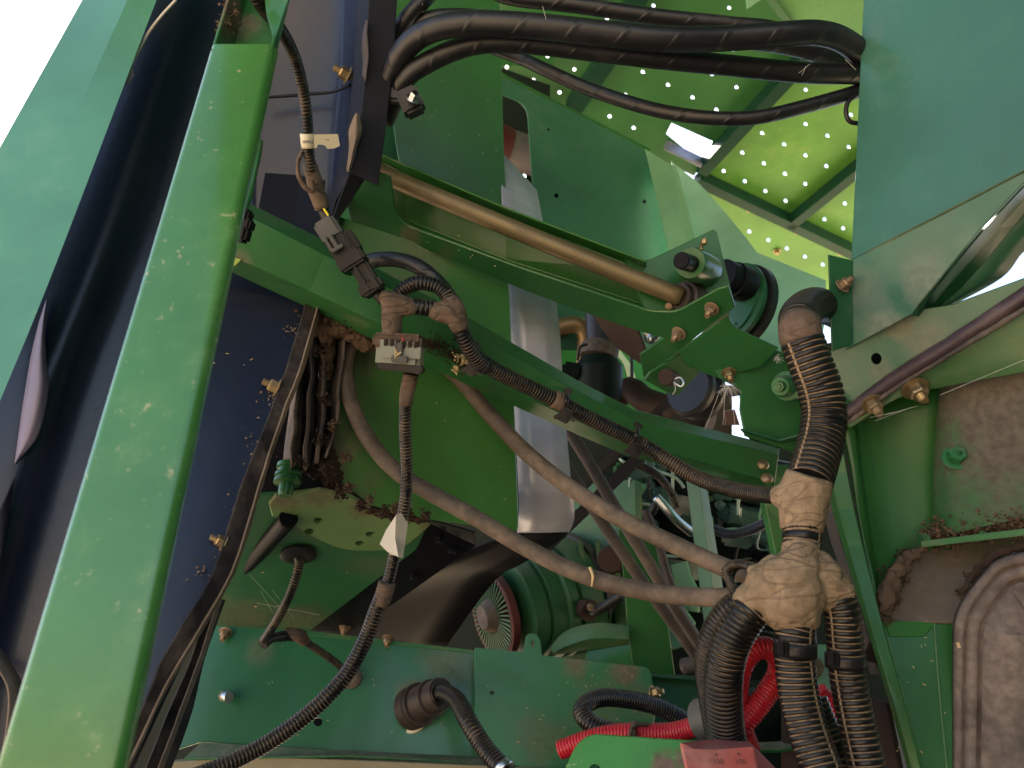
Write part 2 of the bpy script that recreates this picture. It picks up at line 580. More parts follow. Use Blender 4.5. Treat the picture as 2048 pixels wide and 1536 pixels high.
M['loom'] = surf("black_conduit", (0.007, 0.006, 0.0065), .34, .04, (0.30, 0.21, 0.13), mode='rib', groove=.75, up=.45, speck=.4, dents=.1)
M['loom_slit'] = surf("split_conduit", (0.008, 0.007, 0.0075), .36, .05, (0.33, 0.235, 0.15), mode='rib', groove=.95, slit=True, up=.4, speck=.5, dents=.1)
M['loom_clean'] = surf("clean_conduit", (0.007, 0.0065, 0.008), .28, .03, (0.3, 0.22, 0.15), mode='rib', groove=.35, up=.3, speck=.3, dents=.1)
M['loom_grey'] = surf("grey_conduit", (0.03, 0.035, 0.06), .3, .05, mode='rib', groove=.2, up=.2, speck=.2, dents=.1)
M['loom_red'] = surf("red_conduit", (0.52, 0.018, 0.035), .35, .06, (0.55, 0.2, 0.13), mode='rib', groove=.35, up=.25, speck=.3, dents=.1)
M['tape'] = surf("dusty_cloth_tape", (0.30, 0.215, 0.14), .95, .45, (0.37, 0.275, 0.19), mode='cloth', up=.3, speck=.2, spec=.2)
M['tape_dark'] = surf("brown_cloth_tape", (0.125, 0.088, 0.068), .95, .45, (0.19, 0.138, 0.10), mode='cloth', up=.4, speck=.4, spec=.2)
M['brass'] = surf("brown_steel_rod", (0.19, 0.145, 0.075), .42, .5, (0.12, 0.09, 0.065), metal=.35, up=.1, speck=.6, dents=.15, chips=(0.06, 0.035, 0.02))
M['zinc'] = surf("yellow_zinc", (0.33, 0.25, 0.14), .42, .5, (0.2, 0.13, 0.08), metal=.85, up=.5, speck=.4)
M['zinc_dull'] = surf("dull_zinc", (0.30, 0.21, 0.13), .45, .5, (0.2, 0.14, 0.10), metal=.6, up=.6, speck=.5)
M['steel'] = surf("bright_steel", (0.62, 0.63, 0.66), .28, .12, metal=1.0, up=.2)
M['silver'] = surf("galvanised_sheet", (0.30, 0.31, 0.38), .5, .08, (0.35, 0.33, 0.36), metal=.4, mode='brush', up=.2, speck=.5, dents=.3)
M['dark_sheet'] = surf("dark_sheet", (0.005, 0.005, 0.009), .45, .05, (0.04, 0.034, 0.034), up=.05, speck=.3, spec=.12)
M['rust_brown'] = surf("rusty_brown", (0.045, 0.027, 0.022), .7, .3, (0.12, 0.08, 0.065), up=.3, spec=.2)
M['rust_red'] = surf("worn_red_paint", (0.10, 0.018, 0.016), .6, .5, (0.10, 0.06, 0.045), up=.3, chips=(0.08, 0.05, 0.035))
M['red_box'] = surf("dusty_red_plastic", (0.52, 0.11, 0.09), .6, .7, (0.42, 0.20, 0.17), up=.3, speck=.6, chips=(0.75, 0.10, 0.12))
M['plastic'] = surf("black_plastic", (0.010, 0.009, 0.011), .42, .12, (0.19, 0.145, 0.115), up=.5, speck=.5, dents=.1)
M['grey_plastic'] = surf("grey_plastic", (0.24, 0.25, 0.21), .5, .3, (0.26, 0.2, 0.15), up=.4, speck=.4, dents=.1)
M['dk_grey_plastic'] = surf("dark_grey_plastic", (0.085, 0.085, 0.082), .5, .25, (0.22, 0.17, 0.13), up=.4, speck=.4, dents=.1)
M['mud'] = surf("dried_mud", (0.105, 0.070, 0.048), .95, .5, (0.23, 0.155, 0.105), up=.5, speck=.8, spec=.1)
M['mud_dark'] = surf("dark_mud", (0.045, 0.030, 0.024), .95, .4, (0.13, 0.09, 0.065), up=.5, speck=.8, spec=.1)
M['dusty'] = surf("dust_covered_metal", (0.15, 0.115, 0.09), .9, .6, (0.27, 0.205, 0.165), up=.5, speck=.8, spec=.2, dents=1)
M['tank'] = surf("dusty_tank", (0.11, 0.085, 0.078), .75, .75, (0.28, 0.22, 0.185), up=.5, speck=.9, spec=.25, dents=1)
M['label'] = surf("cream_label", (0.62, 0.56, 0.42), .6, .15, (0.42, 0.32, 0.2), up=.3, speck=.4, dents=.1)
M['label_white'] = surf("white_label", (0.50, 0.47, 0.42), .6, .4, (0.36, 0.28, 0.2), up=.3, speck=.5, dents=.1)
M['ink'] = surf("dark_ink", (0.02, 0.025, 0.06), .6, 0.0, speck=0)
M['print'] = surf("pale_print", (0.62, 0.6, 0.62), .6, .2, speck=.2)
M['yellow'] = surf("yellow_wire", (0.75, 0.6, 0.03), .4, .05, speck=.2)
M['red_wire'] = surf("red_wire", (0.6, 0.05, 0.03), .4, .05, speck=.2)
M['straw'] = surf("straw", (0.58, 0.43, 0.22), .8, .1, speck=.2)
M['web'] = surf("cobweb", (0.55, 0.53, 0.5), .9, 0.0, speck=0)
M['engine'] = surf("engine_casting", (0.05, 0.105, 0.09), .22, .10, (0.2, 0.2, 0.15), up=.3, speck=.4, coat=.6, spec=.6)
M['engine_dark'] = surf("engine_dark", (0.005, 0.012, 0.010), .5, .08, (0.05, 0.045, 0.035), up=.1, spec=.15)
M['engine_green'] = surf("engine_green", (0.022, 0.09, 0.035), .45, .2, (0.2, 0.17, 0.09), up=.5)
M['soil'] = surf("dry_soil", (0.40, 0.31, 0.21), .95, .4, (0.48, 0.38, 0.26), up=0, speck=.3, spec=.1)
M['weld'] = surf("dusty_weld", (0.07, 0.10, 0.05), .8, .55, (0.25, 0.18, 0.12), up=.5, speck=.5, spec=.1)
M['rough_edge'] = surf("bare_yellow_paint", (0.30, 0.42, 0.10), .6, .2, speck=.3)

# ------------------------------------------------------------------ fasteners (shared meshes, copied per place)
def unit_mesh(name, build):
    bm = bmesh.new(); build(bm)
    bmesh.ops.recalc_face_normals(bm, faces=bm.faces)
    me = bpy.data.meshes.new(name); bm.to_mesh(me); bm.free()
    return me
def rings(bm, prof, seg, ph=0.0):
    rs = []
    for z, r_ in prof:
        rs.append([bm.verts.new((r_ * math.cos(2 * math.pi * k / seg + ph), r_ * math.sin(2 * math.pi * k / seg + ph), z)) for k in range(seg)])
    for a, b in zip(rs, rs[1:]):
        for k in range(seg): bm.faces.new((a[k], a[(k + 1) % seg], b[(k + 1) % seg], b[k]))
    bm.faces.new(list(reversed(rs[0]))); bm.faces.new(rs[-1])
def b_nut(bm):
    rings(bm, [(.0, .56), (.06, .577), (.60, .577), (.72, .5), (.73, .3)], 6, .3)
def b_washer(bm):
    rings(bm, [(0, .8), (.02, .84), (.1, .84), (.13, .78)], 20)
def b_shank(bm):
    pr = [(-.3, .3)]
    z = 0.7
    pr.append((z, .31))
    while z < 1.35:
        pr += [(z + .03, .27), (z + .07, .31)]; z += .08
    pr += [(1.38, .28), (1.42, .22)]
    rings(bm, pr, 14)
def b_short(bm): rings(bm, [(-.3, .3), (.8, .3), (.86, .25)], 14)
def b_dome(bm): rings(bm, [(0, .6), (.05, .62)] + [(.05 + .42 * math.sin(a), .62 * math.cos(a)) for a in (R(15), R(30), R(45), R(60), R(75), R(86))], 20)
UM = {k: unit_mesh(k, f) for k, f in (('nut', b_nut), ('washer', b_washer), ('shank', b_shank), ('shank_end', b_short), ('dome_head', b_dome))}
MC = {}
def mesh_mat(k, mt):
    if (k, mt.name) not in MC:
        me = UM[k].copy(); me.name = k; me.materials.append(mt)
        if k in ('dome_head', 'washer'): me.polygons.foreach_set("use_smooth", [True] * len(me.polygons)) if k == 'dome_head' else None
        MC[k, mt.name] = me
    return MC[k, mt.name]

def bolt(parent, at, axis, af, mt=None, kind='nut', wash=True, roll=None, label=None):
    """af: across-flats in photograph pixels; axis: direction the fastener points to (Plane, Vector or (x,y,d) target)"""
    mt = mt or M['zinc']
    c = V3(at)
    if isinstance(axis, Pl): z = axis.n
    elif isinstance(axis, Vector): z = axis.normalized()
    else: z = (V3(axis) - c).normalized()
    s = m(af, (c - CAM).dot(FWD)) * .88
    q = z.to_track_quat('Z', 'Y')
    key = {'nut': 'shank', 'hex': 'shank_end', 'dome': 'dome_head'}[kind]
    o = bpy.data.objects.new("bolt", mesh_mat(key, mt)); col.objects.link(o)
    o.parent = parent; o.matrix_local = Matrix.Translation(c - ORG[parent]) @ q.to_matrix().to_4x4() @ Matrix.Rotation(roll if roll is not None else random.uniform(0, 1), 4, 'Z') @ Matrix.Scale(s, 4)
    ORG[o] = c
    if label: o["label"] = label
    if kind != 'dome':
        n = bpy.data.objects.new("nut", mesh_mat('nut', mt)); col.objects.link(n); n.parent = o; n.location = (0, 0, .13 if wash else 0)
    if wash:
        w_ = bpy.data.objects.new("washer", mesh_mat('washer', mt)); col.objects.link(w_); w_.parent = o
    return o

def scatter(name, spots, n, size, mt, tagv, seed=1, squash=.45, parent=None):
    """crumbs of dirt: spots = list of (centre, radius, plane normal or None)"""
    rnd = random.Random(seed)
    bm = bmesh.new()
    for i in range(int(n * 2.0)):
        c, r_, nr = rnd.choice(spots)
        c = V3(c)
        off = Vector([rnd.gauss(0, .5) for _ in range(3)]) * r_
        if nr is not None: off -= nr * off.dot(nr) * .85
        sz = size * .6 * rnd.uniform(.2, 1.0) ** 1.6 * 1.4
        mt4 = Matrix.Translation(c + off) @ Matrix.Rotation(rnd.uniform(0, 6), 4, Vector([rnd.gauss(0, 1) for _ in range(3)]).normalized()) @ Matrix.Diagonal((sz, sz * rnd.uniform(.6, 1), sz * squash, 1))
        r0 = bmesh.ops.create_icosphere(bm, subdivisions=1, radius=1, matrix=mt4)
        for v in r0['verts']: v.co += Vector([rnd.gauss(0, .26) for _ in range(3)]) * sz
    return link_bm(name, bm, mt, parent, False, tagv)

def strips(name, segs, w, mt, tagv, parent=None):
    """thin slivers (straw, web threads): segs = list of (a, b[, width])"""
    bm = bmesh.new()
    for sg in segs:
        a, b = V3(sg[0]), V3(sg[1]); ww = sg[2] if len(sg) > 2 else w
        z = (b - a).normalized(); x = z.cross(CAM - a).normalized() * ww / 2; y = z.cross(x).normalized() * ww / 2
        r0 = [bm.verts.new(a + x), bm.verts.new(a + y), bm.verts.new(a - x)]
        r1 = [bm.verts.new(b + x), bm.verts.new(b + y), bm.verts.new(b - x)]
        for k in range(3): bm.faces.new((r0[k], r0[(k + 1) % 3], r1[(k + 1) % 3], r1[k]))
        bm.faces.new(r0); bm.faces.new(r1)
    bmesh.ops.recalc_face_normals(bm, faces=bm.faces)
    return link_bm(name, bm, mt, parent, False, tagv)

def blob(name, chains, mt, parent=None, voxel=.0025, disp=.0018, tagv=None, dscale=.02, folds=None):
    """tape-wrapped joint: tapered chains fused into one skin; chain = list of (x,y,d,width px)"""
    bm = bmesh.new()
    for ch in chains:
        pts = [P(*c[:3]) for c in ch]; rad = [m(c[3], c[2]) / 2 for c in ch]
        pp = catmull(pts, 5); rr = catmull([Vector((r_, 0, 0)) for r_ in rad], 5)
        T, N = frames(pp); rg = []
        for i, p in enumerate(pp):
            B = T[i].cross(N[i])
            rg.append([bm.verts.new(p + (N[i] * math.cos(2 * math.pi * k / 20) + B * math.sin(2 * math.pi * k / 20)) * rr[i].x) for k in range(20)])
        for a, b in zip(rg, rg[1:]):
            for k in range(20): bm.faces.new((a[k], a[(k + 1) % 20], b[(k + 1) % 20], b[k]))
        bm.faces.new(list(reversed(rg[0]))); bm.faces.new(rg[-1])
    bmesh.ops.recalc_face_normals(bm, faces=bm.faces)
    o = link_bm(name, bm, mt, parent, True, tagv)
    a = o.modifiers.new("fuse", 'REMESH'); a.mode = 'VOXEL'; a.voxel_size = voxel; a.use_smooth_shade = True
    b = o.modifiers.new("relax", 'SMOOTH'); b.iterations = 4; b.factor = .5
    if disp:
        tx = bpy.data.textures.new("wrinkle", 'CLOUDS'); tx.noise_scale = dscale; tx.noise_depth = 3
        c = o.modifiers.new("wrinkle", 'DISPLACE'); c.texture = tx; c.strength = disp; c.texture_coords = 'GLOBAL'
        if folds:
            t2 = bpy.data.textures.new("folds", 'MARBLE'); t2.noise_scale = folds[1]; t2.turbulence = folds[2]; t2.marble_type = 'SHARP'; t2.noise_depth = 2
            e = o.modifiers.new("folds", 'DISPLACE'); e.texture = t2; e.strength = folds[0]; e.texture_coords = 'GLOBAL'
    return o

def lettering(name, text, origin, xdir, ydir, size, mt, parent, wrap=None):
    """flat print: glyph outlines laid on a surface; wrap(point2d)->Vector maps them onto a curved one"""
    cu = bpy.data.curves.new("glyphs", 'FONT'); cu.body = text; cu.size = 1; cu.resolution_u = 3
    tmp = bpy.data.objects.new("glyphs", cu); col.objects.link(tmp)
    me = bpy.data.meshes.new_from_object(tmp)
    vs = [v.co.copy() for v in me.vertices]; fs = [tuple(p.vertices) for p in me.polygons]
    bpy.data.objects.remove(tmp); bpy.data.curves.remove(cu); bpy.data.meshes.remove(me)
    out = []
    for v in vs:
        out.append(wrap(v.x * size, v.y * size) if wrap else origin + xdir * v.x * size + ydir * v.y * size)
    return link(name, out, fs, mt, parent)
# ================================================================== the setting
bm = bmesh.new()
for i, s_ in enumerate((400.0,)):
    vs = [bm.verts.new((x * s_, y * s_, 0)) for x, y in ((-1, -1), (1, -1), (1, 1), (-1, 1))]
    bm.faces.new(vs)
link_bm("ground", bm, M['soil'], None, False, (None, None, None, "structure"))

# unseen roof sheets over the camera, laid out to block sun and sky
tc = thing("light_blocking_roof", Vector((0, 0, 2.95)), "flat green roof sheets, out of view, added to block sun and sky", "cover")
sheet("cover_sheet", [[Vector((-1.0, -2.2, 2.75)), Vector((3.2, -2.2, 2.75))], [Vector((-1.0, 1.22, 3.0)), Vector((3.2, 1.22, 3.0))]], M['green_dark'], tc, t=.004)
sheet("cover_sheet", [[Vector((-1.1, 1.23, 3.0)), Vector((-.06, 1.23, 3.0))], [Vector((-1.1, 3.4, 3.0)), Vector((-.06, 3.4, 3.0))]], M['green_dark'], tc, t=.004)
sheet("cover_sheet", [[Vector((1.45, 1.23, 3.0)), Vector((3.2, 1.23, 3.0))], [Vector((1.45, 2.4, 3.0)), Vector((3.2, 2.4, 3.0))]], M['green_dark'], tc, t=.004)

M['lilac'] = surf('lilac_grey_film', (0.16, 0.14, 0.22), .35, .25, (0.16, 0.12, 0.12), up=.2, speck=.3)

def mud_mass(name, paths, mt, lab, seed=0, cat='mud', disp=.012):
    ch = [[(x, y, d, w) for x, y, d, w in p] for p in paths]
    return blob(name, ch, mt, None, voxel=.0018, disp=disp * 1.25, dscale=.0085, tagv=(lab, cat, None, 'stuff'))

sheet("light_blocking_wall", [[Vector((1.55, -2.2, .2)), Vector((1.55, -2.2, 2.74))], [Vector((1.55, 1.1, .2)), Vector((1.55, 1.1, 2.9))]], M['green_dark'], None, t=.004,
      tagv=("tall green wall added outside the picture on the right to block light", "wall"))  # unseen wall, added to block light from the right
whl = thing("light_blocking_wheel", Vector((.72, -1.0, 0)), "big black wheel added behind the viewer to block light from the ground", "wheel")  # unseen wheel, added to block ground light from behind
lathe("tyre", Vector((.42, -1.0, .85)), Vector((1.02, -1.0, .85)), [(0, .5), (.02, .62), (.06, .76), (.2, .84), (.8, .84), (.94, .76), (.98, .62), (1, .5)], M['plastic'], whl, 48)
lathe("rim", Vector((.40, -1.0, .85)), Vector((1.04, -1.0, .85)), [(0, .2), (.05, .44), (.1, .5), (.9, .5), (1, .44)], M['rough_edge'], whl, 48)
fpn = thing("light_blocking_pan", Vector((.7, 1.0, .80)), "dark pan added below the view to block light from the ground", "pan")  # unseen pan, added to cut ground light from below
sheet("pan_sheet", [[Vector((-.15, .52, .80)), Vector((1.54, .52, .80))], [Vector((-.15, 2.9, .80)), Vector((1.54, 2.9, .80))]], M['engine_dark'], fpn, t=.006)
# ================================================================== left side: skins, cover, post
sheet("side_skin_panel", [[(236, -130, 1.06), (164, 0, 1.0), (0, 294, .90), (-110, 491, .85)],
                          [(310, -130, 1.03), (246, 20, .975), (51, 448, .86), (-70, 714, .80)],
                          [(368, -130, 1.04), (313, 0, .99), (113, 525, .84), (-20, 850, .76)],
                          [(366, -130, 1.055), (311, 0, 1.005), (111, 525, .855), (-22, 850, .775)]],
      surf('skin_paint_skylit', (0.065, 0.22, 0.15), .3, .2, (0.25, 0.36, 0.26), up=.3, speck=.6, coat=.3, dents=.8), t=.003, sub=8, bev=.0, smooth=True, crease=9, tagv=("sky-tinted green outer skin panel at the open left edge of the machine", "body panel"))  # lighter teal base carries the sky light on this panel

pb = Pl((313, 0, 1.14), (0, 900, .86), (560, 300, 1.12))
cv = thing("cover_panel", pb.at(200, 900), "sky-tinted black cover sheet with a torn flap behind the tall green post", "cover")
sheet("sheet_face", [[pb.at(300, -90), pb.at(120, 400), pb.at(-60, 850), pb.at(-220, 1400), pb.at(-260, 1700)],
                     [pb.at(390, -90, .012), pb.at(230, 400, .012), pb.at(60, 850, .014), pb.at(-90, 1400, .01), pb.at(-120, 1700, .01)],
                     [pb.at(470, -90, -.008), pb.at(330, 400, -.01), pb.at(160, 850, -.012), pb.at(10, 1400, -.01), pb.at(-30, 1700, -.01)],
                     [pb.at(600, -90), pb.at(470, 400), pb.at(350, 850), pb.at(240, 1400), pb.at(180, 1700)]],
      M['black'], cv, t=.003, sub=4, cross=4, smooth=True, bev=0)
pf = .010
sheet("torn_flap", [[pb.at(93, 596, .014), pb.at(79, 640, .016), pb.at(64, 700, .016), pb.at(50, 780, .016), pb.at(38, 860, .016), pb.at(29, 925, .014)],
                    [pb.at(94, 597, .018), pb.at(86, 645, .024), pb.at(82, 710, .030), pb.at(80, 780, .032), pb.at(60, 860, .026), pb.at(30, 926, .018)],
                    [pb.at(95, 598, .016), pb.at(90, 650, .02), pb.at(93, 720, .022), pb.at(98, 776, .022), pb.at(78, 868, .02), pb.at(31, 928, .016)]],
      M['lilac'], cv, t=.0012, sub=6, cross=4, smooth=True, bev=0)
sheet("torn_edge", [[pb.at(-30, 1090, .02), pb.at(-20, 1180, .02), pb.at(-30, 1330, .02)], [pb.at(28, 955, .016), pb.at(12, 1060, .02), pb.at(-8, 1200, .02)]],
      M['black_dusty'], cv, t=.0015, sub=5, smooth=True, bev=0)
sheet("dusty_lip", [[pb.at(-40, 1290, .05), pb.at(0, 1340, .05), pb.at(20, 1400, .05), pb.at(0, 1560, .05)], [pb.at(-20, 1270, .03), pb.at(25, 1330, .03), pb.at(52, 1400, .03), pb.at(30, 1560, .03)]],
      M['dusty'], cv, t=.002, sub=5, smooth=True, bev=0)
tube("pale_wire", [(352, 0, .99), (320, 35, .985), (293, 72, .975), (268, 120, .965), (250, 160, .96)], 6, M['label_white'], None, seg=8,
     tagv=("thin white wire curving down over the dark cover beside the teal panel", "wire"))
sheet("lit_plastic_scrap", [[(262, 120, .955), (250, 150, .95), (243, 172, .95)], [(268, 150, .96), (258, 168, .96), (246, 174, .95)]], M['silver'], None, t=.001, bev=0,
      tagv=("small scrap of pale film hanging at the end of the white wire", "scrap"))

# tall post: open channel with a cover strip
post = thing("channel_post", (239, 1600, .40), "tall blurred green channel post leaning across the left side", "post")
def post_prof(prof, yt, yb, nm, mt, t=.003, bev=.001):
    """prof: (fraction across, metres across, metres back)"""
    def edge(y, side):
        # edges of the post run straight in space
        if side == 0: a, b = P(422, 99, .67), P(-25, 1600, .395)
        else: a, b = P(549, 85, .67), P(225, 1600, .395)
        # choose the parameter that lands on picture row y
        lo, hi = -1.0, 2.0
        for _ in range(40):
            mid = (lo + hi) / 2; p = a.lerp(b, mid); q = p - CAM
            yy = 768 - FPX * q.dot(UP) / q.dot(FWD)
            if yy < y: lo = mid
            else: hi = mid
        return a.lerp(b, lo)
    rl = []
    for f, ox, bk in prof:
        row = []
        for y in (yt, yb):
            A, B = edge(y, 0), edge(y, 1)
            w = (B - A).normalized(); up_ = (P(422, 99, .67) - P(-25, 1600, .395)).normalized(); back = w.cross(up_).normalized()
            if back.dot(FWD) < 0: back = -back
            row.append(A.lerp(B, f) + w * ox + back * bk)
        rl.append(row)
    return sheet(nm, rl, mt, post, t=t, bev=bev)
rr_ = .0055
arc = [(0, rr_ * (1 - math.cos(a)), rr_ * (1 - math.sin(a))) for a in [R(v) for v in (0, 18, 36, 54, 72, 90)]]
face = [(0, 0.0, .045)] + arc + [(1, -x, y) for _, x, y in reversed(arc)] + [(1, -.040, .045)]
pom = surf("post_paint", (0.05, 0.18, 0.040), .24, .30, (0.26, 0.40, 0.17), up=.1, speck=.5, coat=.5, chips=(0.42, 0.38, 0.22), dents=.2)
o = post_prof(face, 92, 1620, "face_strip", pom, .002, .0)
for p_ in o.data.polygons: p_.use_smooth = True
es = o.modifiers.new("split", 'EDGE_SPLIT'); es.split_angle = R(28)
chm = surf('channel_paint', GREEN, .35, .12, MUD, [((465, 15, .71), .03, .95), ((455, 60, .70), .016, .8), ((480, 150, .66), .012, .5), ((520, 150, .66), .008, .5)], up=.3, speck=.5)
post_prof([(0, .0015, .002), (0, .0015, .030), (1, -.020, .030), (1, -.002, -.001)], -90, 110, "open_channel", chm, .003, .0012)
post_prof([(0, -.010, .05), (0, .0, .048)], 330, 1620, "rear_flange", M['green_dark'], .003)
sheet("right_lip", [[(521, -60, .70), (533, 30, .69), (548, 84, .672)], [(590, -60, .70), (577, 0, .69), (551, 110, .675)]], M['green'], post, t=.003)
tube("weld_seam", [(424, 100, .669), (450, 120, .667), (478, 146, .665), (505, 155, .663), (535, 155, .664)], 8, M['weld'], post, seg=8, wob=.5)
scatter("channel_dirt", [((460, 20, .705), .014, None), ((450, 50, .70), .008, None)], 60, .0022, M['mud'],
        ("crumbly brown dirt packed in the open top of the green post", "dirt", None, "stuff"), 3)

# upper dark cover with a rounded vertical rib
up_ = thing("ribbed_cover", (640, 430, 1.1), "sky-tinted black moulded cover with a glossy upright rib at the top", "cover")
sheet("cover_face", [[(500, -60, 1.12), (500, 150, 1.12), (495, 430, 1.1), (490, 560, 1.08)], [(600, -60, 1.12), (595, 150, 1.12), (590, 430, 1.1), (570, 560, 1.08)],
                     [(680, -60, 1.11), (675, 120, 1.11), (660, 330, 1.1), (640, 560, 1.09)], [(700, -60, 1.085), (695, 120, 1.085), (680, 300, 1.08), (650, 560, 1.08)],
                     [(722, -60, 1.04), (715, 120, 1.04), (690, 330, 1.05), (660, 560, 1.06)]], M['black'], up_, t=.003, sub=4, cross=5, smooth=True, bev=0)
tube("moulded_ridge", [(520, 196, 1.085), (560, 193, 1.09), (620, 188, 1.09), (670, 183, 1.085), (700, 170, 1.06)], 6, M['black_dusty'], up_, seg=8, wob=.2)
bolt(up_, (697, 152, 1.055), Vector((-.75, -.55, .1)), 26, M['zinc'], 'nut', True)
sheet("lower_fold", [[(530, 345, 1.06), (600, 350, 1.06), (650, 360, 1.05)], [(490, 560, 1.0), (575, 560, 1.0), (640, 540, 1.0)]], M['dark_sheet'], up_, t=.002)

fl = thing("edge_flange", (735, 360, .99), "dusty dark folded flange ending at the hoses with a caked streak of dirt", "flange")
sheet("folded_strip", [[(717, -60, 1.0), (706, 150, 1.0), (690, 290, 1.0), (640, 440, 1.0)], [(741, -60, .98), (729, 180, .98), (712, 310, .98), (664, 442, .98)]], M['black_dusty'], fl, t=.003)
sheet("outer_strip", [[(741, -60, .98), (730, 150, .98), (716, 300, .98), (703, 347, .98)], [(797, -60, .99), (788, 120, .99), (770, 270, .99), (757, 372, .99)]], M['black_dusty'], fl, t=.003)
sheet("lower_return", [[(703, 347, .981), (672, 400, .981), (660, 445, .981)], [(735, 352, 1.0), (698, 410, 1.0), (672, 447, 1.0)]], M['black_dusty'], fl, t=.003)
sheet("caked_dirt", [[(712, 232, .974), (699, 262, .974), (697, 290, .974), (698, 320, .974), (694, 345, .974)], [(718, 228, .966), (710, 262, .962), (708, 290, .962), (705, 320, .966), (697, 345, .97)],
                     [(724, 234, .972), (724, 262, .972), (717, 290, .972), (710, 322, .972), (700, 346, .972)]], M['dusty'], fl, t=.004, sub=8, cross=6, smooth=True, bev=0, wob=.005)
sheet("caked_streak", [[(731, 40, .975), (724, 100, .975), (722, 150, .975)], [(737, 40, .97), (737, 100, .965), (729, 165, .97)]], M['hose_dim'], fl, t=.002, sub=8, cross=3, smooth=True, bev=0, wob=.004)

# dark sheet right of the post, its dusty rails and seals
pr = Pl((460, 560, .97), (590, 640, .97), (260, 1536, .70))
rb = thing("dark_side_sheet", pr.at(300, 1500), "flat sky-tinted black sheet right of the post under the crossing beam", "cover")
plate("sheet_face", pr, [(380, 470), (660, 560), (600, 700), (560, 830), (500, 1030), (430, 1190), (330, 1400), (220, 1640), (60, 1640), (250, 1000)], M['black'], rb, t=.003)
bolt(rb, pr.at(556, 776, .004), Vector((-.8, -.5, .2)), 26, M['zinc'])
bolt(rb, pr.at(449, 1085, .004), Vector((-.7, -.6, .2)), 24, M['zinc'])
scatter("sheet_dirt", [(pr.at(545, 800, .002), .024, pr.n), (pr.at(520, 900, .002), .024, pr.n), (pr.at(490, 990, .002), .024, pr.n), (pr.at(420, 1140, .002), .024, pr.n), (pr.at(590, 660, .004), .012, pr.n), (pr.at(385, 1240, .002), .01, pr.n)],
        90, .0026, M['dusty'], ("flaky brown dirt along the right edge of the dark side sheet", "dirt", None, "stuff"), 5)
railm = surf('rail_dusty', (0.012, 0.011, 0.014), .6, .62, (0.11, 0.092, 0.085), up=.5, speck=.9, spec=.2)
rl = thing("edge_rail", pr.at(250, 1536), "dusty dark rail edging the black side sheet down to the bottom", "rail")
sheet("rail_web", [[pr.at(612, 600, .012), pr.at(572, 739, .012), pr.at(533, 842, .012), pr.at(495, 944, .012), pr.at(470, 1011, .012), pr.at(424, 1148, .012), pr.at(345, 1284, .012), pr.at(280, 1421, .012), pr.at(205, 1600, .012)],
                   [pr.at(640, 600, .006), pr.at(598, 739, .006), pr.at(558, 842, .006), pr.at(525, 944, .006), pr.at(505, 1011, .006), pr.at(462, 1148, .006), pr.at(380, 1284, .006), pr.at(303, 1421, .006), pr.at(222, 1600, .006)]],
      railm, rl, t=.004, sub=3, bev=.001, wob=.0025)
sheet("rail_lip", [[pr.at(640, 600, .016), pr.at(600, 739, .016), pr.at(561, 842, .016), pr.at(527, 944, .016), pr.at(507, 1011, .016), pr.at(464, 1148, .016), pr.at(384, 1284, .016), pr.at(307, 1421, .016), pr.at(226, 1600, .016)],
                   [pr.at(648, 600, .0), pr.at(608, 739, .0), pr.at(568, 842, .0), pr.at(534, 944, .0), pr.at(514, 1011, .0), pr.at(470, 1148, .0), pr.at(390, 1284, .0), pr.at(313, 1421, .0), pr.at(232, 1600, .0)]],
      M['dusty'], rl, t=.002, sub=3, bev=.0, wob=.0015)
r2 = thing("second_rail", (345, 1536, .80), "second dusty rail beside the lower green plate, left of it", "rail")
sheet("rail_web", [[(432, 1195, .93), (410, 1230, .91), (383, 1319, .88), (338, 1421, .84), (297, 1524, .80), (250, 1640, .76)],
                   [(452, 1200, .95), (441, 1230, .93), (410, 1319, .90), (386, 1421, .86), (349, 1524, .82), (300, 1640, .78)]], railm, r2, t=.003, sub=3)
sheet("rail_lip", [[(438, 1200, .925), (418, 1262, .90), (392, 1340, .87), (362, 1421, .84), (323, 1524, .80), (275, 1640, .76)],
                   [(446, 1200, .935), (426, 1262, .91), (400, 1340, .88), (371, 1421, .85), (333, 1524, .81), (286, 1640, .77)]], M['dusty'], r2, t=.002, sub=3, wob=.001)

seal = thing("rubber_seal", (600, 940, 1.02), "stiff folded rubber seal caked with brown dust beside the gearbox housing", "seal")
xs = [(596, 566), (612, 580), (622, 600), (634, 606), (646, 622), (660, 632), (680, 640), (700, 650)]
for k in range(len(xs) - 1):
    a, b = xs[k], xs[k + 1]
    z0 = 1.0 if k % 2 else 1.03; z1 = 1.03 if k % 2 else 1.0
    sheet("seal_fold", [[(a[0], 590, z0 + .01), ((a[0] * .6 + a[1] * .4) + 3, 730, z0), (a[0] * .35 + a[1] * .65, 850, z0 - .005), (a[1], 945 - abs(k - 2) * 6, z0)],
                        [(b[0], 590, z1 + .01), ((b[0] * .6 + b[1] * .4) + 2, 730, z1), (b[0] * .35 + b[1] * .65, 850, z1 - .005), (b[1], 940 - abs(k - 2) * 6, z1)]],
          M['rubber'], seal, t=.003, sub=6, cross=3, smooth=True, bev=0, wob=.004)
